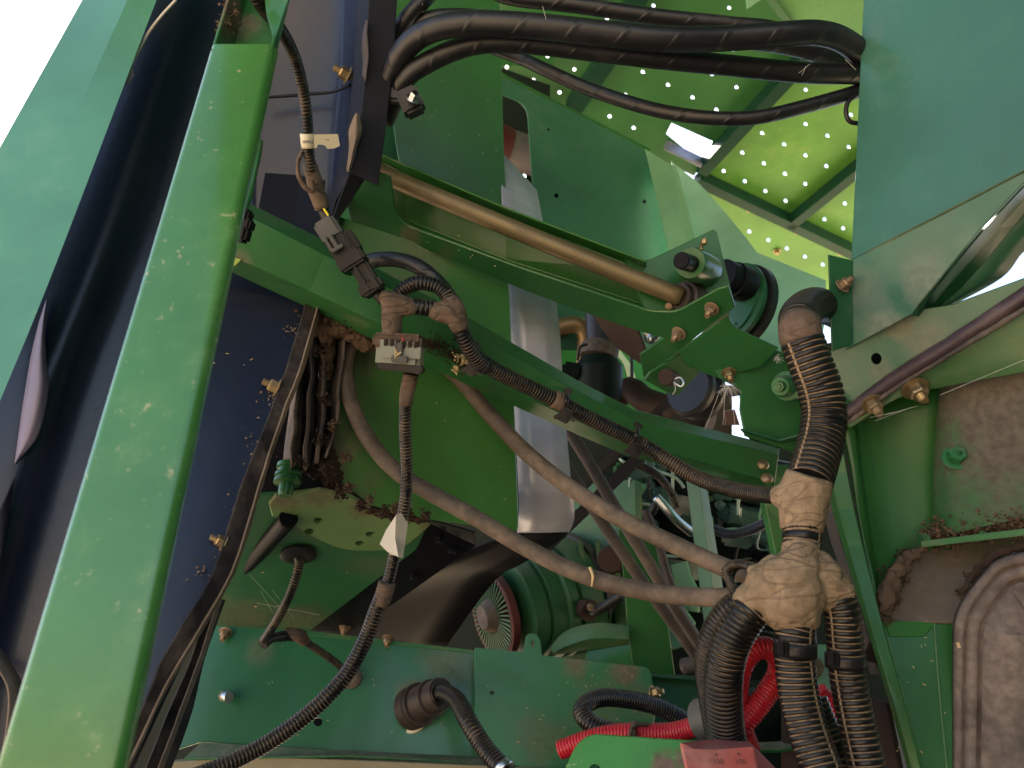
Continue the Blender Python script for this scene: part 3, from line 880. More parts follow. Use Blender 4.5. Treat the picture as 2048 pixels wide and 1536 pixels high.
scatter("seal_mud", [((640, 880, .995), .0110, None), ((655, 940, 1.0), .0121, None), ((680, 985, 1.0), .0099, None), ((615, 640, .98), .0110, None), ((700, 645, .99), .0110, None), ((660, 640, .99), .0110, None), ((720, 1010, 1.01), .0077, None), ((770, 1020, 1.02), .0066, None), ((820, 1030, 1.04), .0066, None), ((850, 1030, 1.05), .0066, None), ((600, 925, 1.0), .0077, None), ((640, 700, .99), .0099, None), ((650, 800, .99), .0077, None)],
        380, .0042, M['mud_dark'], ("thick crust of dark dried mud around the rubber seal and housing edge", "mud", None, "stuff"), 8)
scatter("mud_rim", [((690, 915, 1.0), .007, None), ((665, 850, .992), .007, None), ((700, 975, 1.0), .007, None), ((740, 998, 1.0), .006, None), ((790, 1015, 1.02), .006, None)],
        260, .0030, M['mud'], ("paler crumbly mud rim along the lower edge of the housing", "mud", None, "stuff"), 18)

mud_mass("mud_bank", [[(632, 820, 1.035, 26), (640, 870, 1.04, 40), (654, 930, 1.045, 46), (682, 980, 1.06, 40), (715, 1004, 1.07, 32)], [(690, 990, 1.06, 28), (750, 1020, 1.075, 22), (810, 1034, 1.09, 18), (858, 1038, 1.10, 14)], [(600, 915, 1.03, 24), (640, 950, 1.04, 36)]],
         M['mud_dark'], "lumpy bank of dark mud on the lower edge of the housing")
mud_mass("mud_plug", [[(600, 630, .99, 30), (640, 650, 1.0, 44), (690, 655, 1.01, 46), (740, 690, 1.02, 36), (745, 700, 1.02, 20)], [(650, 640, 1.0, 30), (655, 720, 1.01, 26), (640, 790, 1.02, 22)]],
         M['mud'], "brown mud packed around the hose under the left of the crossing beam", disp=.010)
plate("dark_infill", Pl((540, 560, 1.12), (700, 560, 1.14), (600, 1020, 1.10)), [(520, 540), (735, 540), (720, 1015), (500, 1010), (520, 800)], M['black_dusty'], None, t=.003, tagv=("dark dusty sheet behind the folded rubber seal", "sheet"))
# ================================================================== gearbox housing
pg = Pl((745, 470, 1.08), (1018, 565, 1.14), (1030, 1055, 1.12))
gb = thing("housing", pg.at(850, 1050), "big green housing box with a rounded corner hanging behind the harness", "housing")
gfm = surf("housing_paint", (0.045, 0.165, 0.036), .34, .20, MUD, [((670, 900, 1.08), .05, .9), ((730, 965, 1.09), .04, .8), ((800, 1015, 1.09), .025, .75), ((720, 700, 1.07), .04, .45), ((840, 500, 1.1), .06, .4), ((800, 600, 1.1), .05, .45), ((690, 640, 1.07), .05, .7)],
           up=.2, speck=.4, coat=.3, dents=.4)
plate("face", pg, [(640, 420), (1016, 545), (1020, 600), (1037, 1030, 0), (1037, 1066, 34), (1005, 1060), (862, 1040), (740, 1010), (645, 935), (630, 600)], gfm, gb, t=.004, bev=.0012)
pu = Pl((540, 1000, 1.03), (862, 1042, 1.12), (640, 1250, 1.34))
gum = surf("underside_paint", (0.03, 0.15, 0.06), .4, .15, MUD, [(pu.at(480, 1230), .08, .5), (pu.at(600, 1240), .07, .5), (pu.at(740, 1130), .05, .3), (pu.at(640, 1060), .05, .3)], up=0, speck=.6, coat=.2)
plate("underside", pu, [(480, 990), (640, 985), (862, 1040), (832, 1100), (620, 1262), (425, 1252)], gum, gb, t=.004)
gpm = surf("wear_plate_paint", (0.16, 0.28, 0.11), .45, .10, MUD, [(pu.at(560, 990), .03, .8), (pu.at(740, 1008), .035, .8), (pu.at(850, 1045), .02, .7), (pu.at(640, 985), .03, .6)], up=0, speck=.5)
plate("wear_plate", pu, [(538, 1000), (552, 984), (640, 972), (700, 985), (745, 1010), (800, 1030), (864, 1040), (806, 1092, 30), (690, 1096, 60), (630, 1068, 20), (592, 1046), (545, 1025)], gpm, gb, t=.006, off=.007,
      holes=[(637, 1033, 10, 6), (619, 1055, 10, 6.5), (741, 1061, 10, 6), (720, 1079, 10, 5.5)], bev=.0015)
lathe('green_plunger', (580, 930, 1.02), (570, 992, .995), [(0, .017), (.12, .017), (.14, .014), (.3, .014), (.32, .018), (.40, .018), (.42, .015), (.5, .015), (.52, .018), (.6, .018), (.62, .010), (.88, .010), (1, .008)], M['green'], gb)
tube("strut", [(578, 1036, 1.045), (505, 1118, 1.16), (425, 1208, 1.30)], 34, M['dark_sheet'], gb, seg=12)
p1 = Pl((862, 1047, 1.13), (950, 1062, 1.14), (700, 1262, 1.38))
dk = thing("dark_bracket", p1.at(860, 1060), "black folded bracket fixed beside the underside of the green housing", "bracket")
plate("bracket_face", p1, [(862, 1049), (951, 1092), (757, 1230), (700, 1264), (608, 1262), (762, 1140)], M['dark_sheet'], dk, t=.004)
sheet("bracket_lip", [[p1.at(864, 1050, .002), p1.at(949, 1090, .002)], [(858, 1040, 1.10), (950, 1066, 1.11)]], M['black_dusty'], dk, t=.003)
for x, y in ((880, 1078), (905, 1100), (828, 1152)): bolt(dk, p1.at(x, y, .003), p1, 14, M['black_dusty'], 'hex')

sv = thing("galvanised_guard", (1120, 1078, 1.22), "bare galvanised sheet curving under to an underside darkened as shade, behind the housing", "guard")
svm = surf("guard_sheet_metal", (0.44, 0.45, 0.55), .34, .06, (0.2, 0.18, 0.2), metal=.2, mode="brush", up=.0, speck=.5, dents=.3)
sheet("sheet_face", [[(1000, 300, 1.42), (1014, 560, 1.25), (1028, 800, 1.22), (1036, 960, 1.20), (1038, 1010, 1.21), (1037, 1042, 1.235), (1034, 1066, 1.285)],
                     [(1074, 380, 1.46), (1113, 600, 1.26), (1128, 800, 1.23), (1142, 960, 1.205), (1148, 1010, 1.215), (1148, 1040, 1.24), (1138, 1066, 1.29)]],
      svm, sv, t=.003, sub=6, cross=3, smooth=True, bev=.0)
sheet("shaded_underside", [[(1036, 1064, 1.283), (960, 1092, 1.33), (860, 1130, 1.38), (720, 1200, 1.50), (600, 1310, 1.62)], [(1139, 1064, 1.286), (1100, 1094, 1.32), (1040, 1130, 1.37), (984, 1168, 1.43), (880, 1310, 1.60)]], M['dark_sheet'], sv, t=.003, sub=5, cross=3, smooth=True, bev=0)  # same galvanised sheet, its shade put into a near-black material
pdk = Pl((1127, 1090, 1.262), (962, 1245, 1.505), (780, 1268, 1.525))
for x, y in ((690, 1254), (776, 1277)): bolt(dk, (x, y, 1.37), Vector((0, -.5, -.8)), 16, M['zinc_dull'])

# ================================================================== panels behind the beams
pa2 = Pl((755, 200, 1.46), (830, 345, 1.42), (800, 200, 1.47))
plate("rear_infill_plate", pa2, [(740, 120), (830, 120), (860, 400), (745, 400)], M['green_dark'], None, t=.003, tagv=("narrow dark green plate just right of the dusty black flange", "plate"))
pa = Pl((790, 240, 1.33), (1003, 110, 1.42), (1012, 418, 1.36))
ap = thing("tall_plate", pa.at(900, 330), "tall flat green plate with a rounded lower corner behind the thick hoses", "plate")
plate("plate_face", pa, [(781, -80), (996, -80), (1003, 110), (1008, 300), (1014, 424), (812, 336, 30), (797, 322, 20), (785, 238), (781, 100)], M['green'], ap, t=.003, bev=.0014)
kb = thing("hose_clamp_block", (825, 215, .99), "black clamp block with a bright bolt where the thick hoses leave", "clamp")
cbox("block", 822, 205, 1.0, 44, 50, .03, -25, M['plastic'], kb, .004)
cbox("block_foot", 800, 180, 1.01, 44, 60, .03, 5, M['plastic'], kb, .004)
bolt(kb, (826, 198, .98), Vector((.4, -.8, .1)), 20, M['steel'], 'hex')
bolt(kb, (838, 15, 1.02), Vector((.4, -.8, .1)), 20, M['steel'], 'hex')

pB = Pl((1055, 215, 1.85), (1070, 440, 1.72), (1300, 310, 2.0))
bp = thing("rear_wall_plate", pB.at(1180, 500), "broad grey green rear plate with two tiny drilled holes", "plate")
plate("plate_face", pB, [(960, 132), (1180, 240), (1299, 304), (1342, 520), (1340, 700), (1080, 700), (1074, 470), (1070, 440), (1055, 222, 12), (1040, 203, 12), (1000, 188), (960, 180)], M['green_teal'], bp, t=.003,
      holes=[(1097, 259, 3), (1113, 391, 5), (1289, 403, 4)])
plate("dark_hole_fill", pB, [(1070, 235), (1300, 340), (1330, 460), (1090, 420)], M['dark_sheet'], bp, t=.003, off=-.02)  # dark plate added so the drilled holes look shaded
tube("rolled_edge", [pB.at(960, 128, -.005), pB.at(1299, 302, -.005)], 9, M['green'], bp, seg=10)
fs = thing("folded_rib", (1350, 640, 1.7), "pale vertical folded rib standing beside the grey green rear plate", "rib")
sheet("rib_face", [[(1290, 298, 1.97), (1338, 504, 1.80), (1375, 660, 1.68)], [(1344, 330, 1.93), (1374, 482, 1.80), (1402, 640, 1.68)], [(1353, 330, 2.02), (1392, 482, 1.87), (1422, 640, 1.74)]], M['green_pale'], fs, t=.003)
pE = Pl((1398, 368, 2.1), (1651, 559, 1.75), (1600, 740, 1.62))
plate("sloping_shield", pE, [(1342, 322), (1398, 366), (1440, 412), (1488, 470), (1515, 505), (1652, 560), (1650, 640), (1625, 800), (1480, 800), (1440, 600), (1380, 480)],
      surf('sloping_pale', (0.24, 0.46, 0.33), .3, .12, (0.4, 0.46, 0.38), up=0, speck=.3, coat=.3), None, t=.003, tagv=("pale sloping green panel behind the pulley and corrugated conduit", "panel"))  # brighter green than the panels around it

cylw = thing("grey_cylinder", (1060, 320, 1.6), "grey painted cylinder with a red band in the slot between the plates", "cylinder")
lathe("barrel", (975, 282, 2.05), (1130, 335, 2.12), [(0, .052), (1, .052)], surf("grey_paint", (0.16, 0.14, 0.145), .35, .2, up=.2), cylw)
lathe("red_band", (990, 287, 2.055), (1018, 297, 2.068), [(0, .056), (.8, .056), (1, .052)], M['rust_red'], cylw)
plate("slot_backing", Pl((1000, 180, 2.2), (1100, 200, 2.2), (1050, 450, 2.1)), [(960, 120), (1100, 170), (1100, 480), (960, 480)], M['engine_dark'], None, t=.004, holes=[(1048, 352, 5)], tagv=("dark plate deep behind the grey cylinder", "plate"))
# perforated roof
pR = Pl((1300, 0, 2.0), (1700, 0, 1.95), (1500, 450, 2.72))
O_ = pR.at(1219, 233); e1 = pR.at(1267, 256) - O_; e2 = pR.at(1251, 190) - O_
holes_all = []
for i in range(-14, 22):
    for j in range(-16, 16):
        p = O_ + e1 * i + e2 * j
        q = p - CAM
        d_ = q.dot(FWD)
        if d_ < .8: continue
        x = 1024 + FPX * q.dot(RT) / d_; y = 768 - FPX * q.dot(UP) / d_
        if 960 < x < 1760 and -60 < y < 620: holes_all.append((x, y))
rf = thing("perforated_deck", pR.at(1400, 300), "underside of the perforated green deck with rows of bright holes and crossing ribs", "deck")
def deck(pts, mt, extra=()):
    q = [Vector(p[:2]) for p in pts]
    hs = []
    for x, y in holes_all:
        if inside((x, y), q) and all(((x - a[0]) * (b[1] - a[1]) - (y - a[1]) * (b[0] - a[0])) ** 2 / max(1e-6, (b - a).length_squared) > 13 ** 2 for a, b in zip(q, q[1:] + q[:1])):
            if extra and any(abs(x - e[0]) < 70 and abs(y - e[1]) < 55 for e in extra): continue
            hs.append((x, y, 3.6, 4.2))
    hl = list(hs)
    if extra: hl.append([(1332, 268), (1343, 246), (1424, 282), (1410, 322), (1398, 322)])
    plate("deck_sheet", pR, pts, mt, rf, t=.002, bev=.0005, holes=hl)
rm = surf("deck_paint", (0.032, 0.135, 0.036), .42, .10, MUD, up=0, speck=.35, coat=.15)
rm2 = surf("deck_paint_sunlit_dusty", (0.085, 0.25, 0.035), .45, .28, (0.36, 0.38, 0.13), up=0, speck=.5)  # yellow-green of sunlight put into the base, under a dust film
deck([(960, -60), (1690, -60), (1632, 85), (1402, 334), (1388, 352), (1300, 312), (960, 145)], rm, extra=[(1375, 290)])
deck([(1636, 88), (1760, -20), (1760, 300), (1572, 446), (1402, 356), (1406, 338)], rm2)
deck([(1578, 452), (1760, 312), (1760, 520)], rm2)
deck([(1390, 358), (1572, 452), (1760, 524), (1760, 640), (1640, 600), (1480, 500)], rm2)
rib_m = surf('deck_rib_paint', (0.006, 0.04, 0.022), .4, .12, MUD, up=0, spec=.2)
for a, b, w in (((1403, 340), (1650, 70), .040), ((1146, 216), (1225, 100), .05), ((1225, 100), (1300, -60), .05), ((1578, 448), (1760, 300), .035), ((1395, 356), (1760, 530), .036)):
    bar("deck_rib", pR.at(*a, .03), pR.at(*b, .03), w, .045, rib_m, rf, side=pR.n)
sheet("bent_tab", [[pR.at(1334, 280, .0), pR.at(1412, 318, .0)], [pR.at(1330, 288, .03), pR.at(1407, 326, .03)], [pR.at(1328, 298, .10), pR.at(1402, 334, .10)]], M['silver'], rf, t=.002, cross=4, smooth=True, bev=0)
for x, y in ((1498, 417), (1593, 461), (1680, 503), (1400, 370), (1554, 502)): bolt(rf, pR.at(x, y, .004), pR, 10, M['zinc'], 'hex')
0 and scatter("deck_debris", [(pR.at(1560, 200, .004), .05, pR.n), (pR.at(1670, 270, .004), .06, pR.n), (pR.at(1600, 500, .004), .07, pR.n), (pR.at(1650, 520, .004), .05, pR.n), (pR.at(1450, 340, .004), .03, pR.n)],
        160, .004, M['straw'], ("bits of chaff stuck to the underside of the perforated deck", "chaff", None, "stuff"), 9, .15)
pS = Pl((1490, -20, 1.75), (1722, -20, 1.6), (1650, 60, 1.75))
spk = surf("speckled_paint", (0.15, 0.34, 0.11), .5, .15, (0.035, 0.03, 0.02), up=0, speck=.9, chips=(0.02, 0.025, 0.01))
sp = thing("speckled_plate", pS.at(1640, 40), "pale green plate freckled with dark spots at the top beside the large panel", "plate")
plate("plate_face", pS, [(1505, -60), (1770, -60), (1770, 140), (1740, 120), (1590, 48)], spk, sp, t=.004)
plate("folded_edge", pS, [(1495, -60), (1515, -60), (1595, 46), (1575, 44)], M['green_light'], sp, t=.004, off=.012)
pS2 = Pl((1490, 0, 1.7), (1528, 0, 1.7), (1494, 18, 1.7))
plate("hanging_tab", pS2, [(1488, -40), (1540, -14), (1494, 18)], M['green_pale'], None, t=.003, tagv=("small pale pointed tab at the top edge left of the speckled plate", "tab"))
# ================================================================== upper channel beam with rod and bracket
ub = thing("channel_beam", (760, 460, 1.10), "upper green channel beam carrying a brown steel rod to a bolted bracket", "beam")
FPl = Pl((760, 460, 1.10), (1040, 540, 1.08), (1469, 614, 1.02))
bm_m = surf("beam_paint", (0.024, 0.116, 0.034), .33, .14, MUD, [((820, 468, 1.09), .018, .5), ((900, 495, 1.1), .018, .35), ((1300, 660, 1.05), .025, .3), ((1420, 560, 1.06), .02, .4), ((1385, 590, 1.07), .022, .6)], up=.05, speck=.6, coat=.25, dents=.3)
plate("front_flange", FPl, [(690, 395), (740, 340), (781, 354), (791, 430, 14), (815, 452, 10), (1040, 535), (1300, 622, 14), (1352, 624, 18), (1437, 577), (1456, 572), (1470, 614), (1287, 758), (1279, 709), (1327, 677), (1272, 662), (1115, 607), (1020, 570), (860, 502), (760, 466), (705, 460)], bm_m, ub, t=.004, bev=.0014)
sheet("web", [[(735, 296, 1.12), (812, 333, 1.11), (1012, 418, 1.10), (1292, 525, 1.075)], [(735, 306, 1.15), (812, 346, 1.15), (1012, 432, 1.14), (1292, 540, 1.11)],
              [(735, 400, 1.16), (812, 440, 1.16), (1012, 520, 1.15), (1345, 628, 1.12)], [(735, 450, 1.14), (812, 470, 1.14), (1012, 545, 1.13), (1345, 650, 1.10)]], M['green_clean'], ub, t=.003, bev=.002)
TPl = Pl((1290, 524, 1.10), (1427, 458, 1.11), (1400, 610, 1.09))
plate("end_bracket", TPl, [(1245, 506), (1290, 524, 22), (1427, 458), (1434, 462), (1471, 612), (1440, 640), (1345, 645), (1290, 618)], bm_m, ub, t=.005, bev=.0015)
tube("brass_rod", [(700, 318, 1.11), (764, 348, 1.107), (1000, 447, 1.095), (1200, 530, 1.085), (1362, 594, 1.075)], 37, M['brass'], ub, seg=28, step=.01)
lathe("rod_collar", (1358, 592, 1.078), (1386, 600, 1.10), [(0, .019), (.3, .0195), (.35, .024), (1, .025)], M['hose_dim'], ub)
lathe("pivot_boss", (1412, 540, 1.095), (1380, 526, 1.035), [(0, .024), (.85, .024), (1, .021)], M['green'], ub)
cyl("pivot_pin", (1392, 531, 1.05), (1362, 521, 1.005), .0118, M['dark_sheet'], ub)
bolt(ub, (1400, 503, 1.06), (1410, 470, 1.05), 13, M['zinc'], 'nut', False)
bolt(ub, (1410, 480, 1.058), (1396, 512, 1.06), 14, M['zinc'], 'hex', False)
bolt(ub, (1405, 537, 1.045), (1426, 540, 1.05), 15, M['zinc'], 'hex', False)
bolt(ub, (1421, 540, 1.05), (1398, 536, 1.04), 15, M['zinc'], 'hex', False)
bolt(ub, FPl.at(1424, 617, .002), FPl.n + RT * -.35, 21, M['zinc_dull'])
bolt(ub, FPl.at(1358, 666, .002), FPl.n + RT * -.4, 21, M['zinc_dull'])
bolt(ub, (1340, 612, 1.09), (1310, 622, 1.03), 17, M['zinc_dull'], 'hex', False)
bolt(ub, (995, 452, 1.12), (995, 478, 1.08), 14, M['zinc_dull'], 'nut', False)
pl2 = Pl((1457, 629, 1.03), (1556, 697, 1.04), (1372, 733, 1.10))
plate("lower_box_plate", pl2, [(1286, 757), (1457, 630), (1466, 655, 14), (1557, 697), (1520, 735), (1436, 757), (1374, 734, 10), (1357, 708, 10), (1362, 700)], bm_m, ub, t=.004, bev=.0012)
weldp = [FPl.at(1457, 628, .002), FPl.at(1400, 672, .002), FPl.at(1340, 718, .002), FPl.at(1288, 758, .002)]
tube("weld_seam", weldp, 6, M['weld'], ub, seg=8, wob=.4)
scatter("caught_chaff", [((800, 445, 1.12), .008, None), ((840, 462, 1.12), .008, None), ((820, 455, 1.12), .008, None), ((870, 476, 1.12), .006, None)], 90, .0022, M['mud'], ("small heap of dry chaff caught in the corner of the upper beam", "chaff", None, "stuff"), 12)

br = thing("support_bracket", (1540, 880, 1.06), "green bolted support bracket right of the upper beam with two gold bolts", "bracket")
pQ = Pl((1432, 742, 1.085), (1600, 720, 1.085), (1550, 880, 1.075))
plate("bracket_plate", pQ, [(1432, 742), (1506, 689, 8), (1560, 702), (1640, 740), (1650, 900), (1590, 905), (1490, 872), (1480, 820), (1482, 778, 10), (1440, 757)], bm_m, br, t=.005, bev=.0014)
sheet("bracket_return", [[(1480, 860, 1.062), (1560, 882, 1.055), (1640, 860, 1.03)], [(1500, 880, 1.12), (1560, 898, 1.12), (1640, 885, 1.10)]], M['green_dark'], br, t=.003)
bolt(br, pQ.at(1503, 708, .003), Vector((.05, -.35, -.9)), 22, M['zinc'])
bolt(br, pQ.at(1457, 745, .003), Vector((.0, -.35, -.9)), 20, M['zinc'])
lathe("green_plug", (1600, 770, 1.05), (1560, 773, 1.0), [(0, .020), (.7, .020), (.72, .015), (.9, .015), (1, .012)], M['green_dusty'], br)
bolt(br, (1562, 773, 1.0), (1545, 774, .97), 22, M['green'], 'hex', False)

pu_ = thing("belt_pulley", (1500, 700, 1.3), "round green pulley with black rim and hub behind the bracket", "pulley")
A0, A1 = P(1474, 612, 1.33), P(1414, 585, 1.30)
AX = (A1 - A0)
lathe("disc", A0, A1, [(0, .072), (.12, .076), (.2, .076), (.24, .068), (.3, .066), (.36, .04), (.38, .03)], M['green_dark'], pu_, 48)
lathe("rubber_belt", A0 - AX * .25, A1, [(0, .073), (.02, .080), (.16, .080), (.18, .073)], M['plastic'], pu_, 48)
lathe("hub", (1492, 570, 1.285), (1445, 550, 1.255), [(0, .030), (.1, .031), (.55, .031), (.57, .028), (1, .028)], M['dark_sheet'], pu_, 32)
for k in range(7):
    a = 2 * math.pi * k / 7
    z = AX.normalized(); x = z.cross(Vector((0, 0, 1))).normalized(); y = z.cross(x)
    bolt(pu_, A0 + AX * .31 + (x * math.cos(a) + y * math.sin(a)) * .055, AX, 6, M['green'], 'hex', False)

lp = thing("hitch_pin_plate", (1345, 790, 1.1), "small green plate with a clevis pin and wire clip under the bracket", "plate")
plR = Pl((1290, 755, 1.10), (1400, 720, 1.13), (1350, 790, 1.14))
plate("plate_face", plR, [(1289, 760), (1300, 745), (1395, 690), (1400, 745), (1356, 792, 8), (1340, 788, 8)], M['green'], lp, t=.004)
cyl("pin", (1345, 757, 1.13), (1332, 754, 1.08), .0125, M['rust_brown'], lp)
tube("wire_clip", [(1345, 760, 1.08), (1360, 755, 1.075), (1367, 765, 1.07), (1362, 773, 1.07), (1350, 766, 1.075), (1347, 762, 1.08)], 4, M['steel'], lp, seg=8)
tube("wire_tail", [(1348, 764, 1.08), (1350, 780, 1.09), (1346, 788, 1.10)], 3, M['steel'], lp, seg=8)
lathe("lower_sheave", (1408, 792, 1.36), (1375, 776, 1.33), [(0, .044), (.1, .05), (.3, .05), (.5, .04), (.7, .05), (.9, .05), (1, .044)], M['plastic'], None, 40,
      tagv=("black grooved sheave just below the clevis pin plate", "sheave"))
def belt(a, b, w, lab):
    a = V3(a); b = V3(b)
    t_ = thing("drive_belt", b, lab, "belt", "drive belts running down behind the middle beam")
    bar("belt_body", a, b, w, w * .7, M['plastic'], t_)
    z = (b - a).normalized(); n = z.cross(CAM - a).normalized()
    bmx = bmesh.new(); L = (b - a).length; k = int(L / .009)
    for i in range(k):
        c = a + z * (i + .5) * L / k - n * (w * .52)
        r0 = bmesh.ops.create_cube(bmx, size=1)
        Mx = Matrix((z, n, z.cross(n))).transposed()
        for v in r0['verts']: v.co = c + Mx @ Vector((v.co.x * .005, v.co.y * .005, v.co.z * w * .65))
    link_bm("belt_teeth", bmx, M['plastic'], t_).__setitem__("kind", "stuff")
belt((1452, 742, 1.36), (1080, 1105, 1.62), .022, "toothed black drive belt running down behind the beam, the right one of two")
belt((1404, 740, 1.42), (1150, 985, 1.66), .020, "toothed black drive belt running down behind the beam, the left one of two")

# ================================================================== middle beam
mb_ = thing("cross_beam", (459, 543, .94), "long green folded beam crossing the middle with conduit clipped along it", "beam")
mbm = surf("crossbeam_paint", (0.024, 0.118, 0.034), .34, .12, MUD, [((865, 700, .93), .02, .9), ((910, 722, .94), .018, .9), ((700, 655, .96), .022, .35), ((480, 520, .9), .014, .5), ((480, 440, .9), .012, .8)], up=.6, speck=.7, coat=.25, dents=.3)
sheet("folded_section",
      [[(470, 392, .93), (501, 407, .93), (655, 482, .955), (757, 537, .97), (945, 639, 1.005), (1150, 757, 1.055), (1269, 819, 1.085), (1560, 893, 1.155)],
       [(462, 415, .90), (497, 433, .90), (650, 510, .93), (753, 563, .945), (940, 663, .98), (1147, 779, 1.03), (1266, 840, 1.06), (1558, 911, 1.13)],
       [(440, 500, .90), (467, 513, .90), (620, 582, .93), (759, 647, .95), (925, 735, .985), (1150, 840, 1.03), (1255, 885, 1.06), (1550, 966, 1.13)],
       [(430, 529, .955), (459, 543, .955), (620, 618, .985), (751, 683, 1.0), (926, 766, 1.035), (1150, 868, 1.08), (1255, 913, 1.11), (1549, 982, 1.18)]],
      mbm, mb_, t=.003, bev=.0022)
sheet("bare_end", [[(464, 515, .8985), (482, 519, .9)], [(468, 533, .905), (473, 530, .905)]], M['rough_edge'], mb_, t=.001, bev=0)
bolt(mb_, (1526, 930, 1.115), Vector((-.15, -.9, .25)), 22, M['zinc'], 'dome', False)
bolt(mb_, (1534, 957, 1.118), Vector((-.15, -.9, .25)), 22, M['zinc_dull'], 'dome', False)
bolt(mb_, (1668, 948, 1.0), Vector((.6, -.6, .3)), 18, M['zinc'], 'nut')
scatter("beam_debris", [((880, 695, .955), .012, None), ((905, 707, .96), .012, None), ((925, 722, .965), .012, None), ((860, 688, .955), .008, None), ((935, 735, .965), .007, None)], 420, .0026, M['mud_dark'], ("dark debris piled on the crossing beam where the conduit leaves the joint", "debris", None, "stuff"), 13)
scatter("loose_flakes", [((918, 712, .95), .007, None), ((926, 720, .95), .006, None), ((912, 740, .95), .004, None)], 26, .0045, M['straw'], ("pale straw flakes on the dark debris of the crossing beam", "straw", None, "stuff"), 14, .25)
ch = thing("side_bolts_cluster", (487, 490, .80), "dark dusty hinge lugs showing behind the right edge of the post", "hinge")
for x, y, r_ in ((490, 432, 15), (484, 468, 18), (495, 450, 13)):
    cbox("hinge_lug", x, y, .80, r_ * 1.6, r_ * 1.8, .02, 15, M['black_dusty'], ch, .005)
tube("hinge_rod", [(520, 282, .83), (512, 330, .82), (500, 385, .81), (492, 415, .80)], 12, M['green_dusty'], ch, seg=10, wob=.3)

# ================================================================== hoses
def hose(name, pts, w, mt, lab, cat="hose", group=None, **k):
    return tube(name, pts, w, mt, None, tagv=(lab, cat, group), **k)
GH = "thick black hoses across the top"
h1 = hose("hydraulic_hose", [(760, 200, 1.02), (800, 112, .98), (850, 66, .95), (930, 47, .93), (1040, 50, .92), (1200, 66, .92), (1330, 78, .92), (1450, 77, .93), (1573, 68, .93), (1635, 66, .94), (1685, 80, .96), (1735, 118, 1.0), (1780, 170, 1.05)], 47, M['hose'],
     "thickest black hose with faint pale print, bowing over at the right", group=GH, seg=28)
hose("hydraulic_hose", [(770, 240, 1.04), (805, 166, 1.0), (850, 128, .98), (942, 90, .965), (1044, 86, .96), (1200, 103, .96), (1330, 118, .96), (1448, 130, .97), (1614, 146, .98), (1720, 148, 1.0), (1780, 150, 1.02)], 40, M['hose'],
     "second thick black hose running just under the thickest one", group=GH, seg=26)
hose("hydraulic_hose", [(960, -45, 1.05), (1010, -8, 1.05), (1150, 10, 1.05), (1300, 32, 1.05), (1450, 48, 1.05), (1560, 62, 1.06), (1640, 110, 1.10), (1720, 160, 1.15)], 30, M['hose'],
     "topmost black hose, rough with dust, sloping down behind the thickest hose", group=GH, seg=22)
hose("hydraulic_hose", [(905, -60, 1.03), (850, -2, 1.02), (815, 35, 1.02), (790, 80, 1.03), (775, 130, 1.04)], 32, M['hose'], "short black hose bending out of the top edge by the flange", group=GH)
hose("hydraulic_hose", [(780, 110, 1.05), (815, 60, 1.04), (860, 38, 1.03), (930, 34, 1.02), (1020, 45, 1.02), (1100, 60, 1.02)], 32, M['hose'], "black hose tucked behind the start of the thickest hose", group=GH)
hose("hydraulic_hose", [(1480, 78, 1.04), (1560, 88, 1.05), (1630, 105, 1.06), (1690, 135, 1.08), (1750, 180, 1.1)], 36, M['hose'], "short thick hose showing under the bend of the thickest one", group=GH)
hose("hydraulic_hose", [(985, 95, 1.10), (1040, 116, 1.10), (1096, 142, 1.08), (1181, 179, 1.06), (1300, 217, 1.03), (1407, 235, 1.01), (1510, 235, 1.0), (1614, 212, 1.0), (1718, 182, 1.01), (1780, 160, 1.03)], 27, M['hose'],
     "thin black hose sagging lowest across the perforated deck", group=GH, seg=20)
hose("small_cable", [(1712, 190, 1.0), (1696, 205, 1.0), (1692, 225, 1.0), (1700, 243, 1.0), (1725, 248, 1.0)], 9, M['plastic'], "little black cable loop against the edge of the large upper panel", "cable", seg=10)
# faint print along the thickest hose
hp = [V3(p) for p in [(850, 66, .95), (930, 47, .93), (1040, 50, .92), (1200, 66, .92)]]
at_, Lh = resample(hp)
rh = m(47, .93) / 2 * 1.01
s0 = Lh * .10
def on_hose(u, v):
    s_ = s0 + u; c = at_(s_); t_ = (at_(s_ + .002) - at_(s_ - .002)).normalized()
    up2 = (UP - t_ * UP.dot(t_)).normalized(); fr = (CAM - c); fr = (fr - t_ * fr.dot(t_)); fr = (fr - up2 * fr.dot(up2)).normalized()
    a = R(62) - v / rh * 1.0
    a = R(50) + v / rh
    return c + (fr * math.cos(a) + up2 * math.sin(a)) * (rh + .0002)
lettering("hose_print", "2 12  19mm (3/4\")  SAE 308", None, None, None, .0088, M['print'], h1, on_hose)

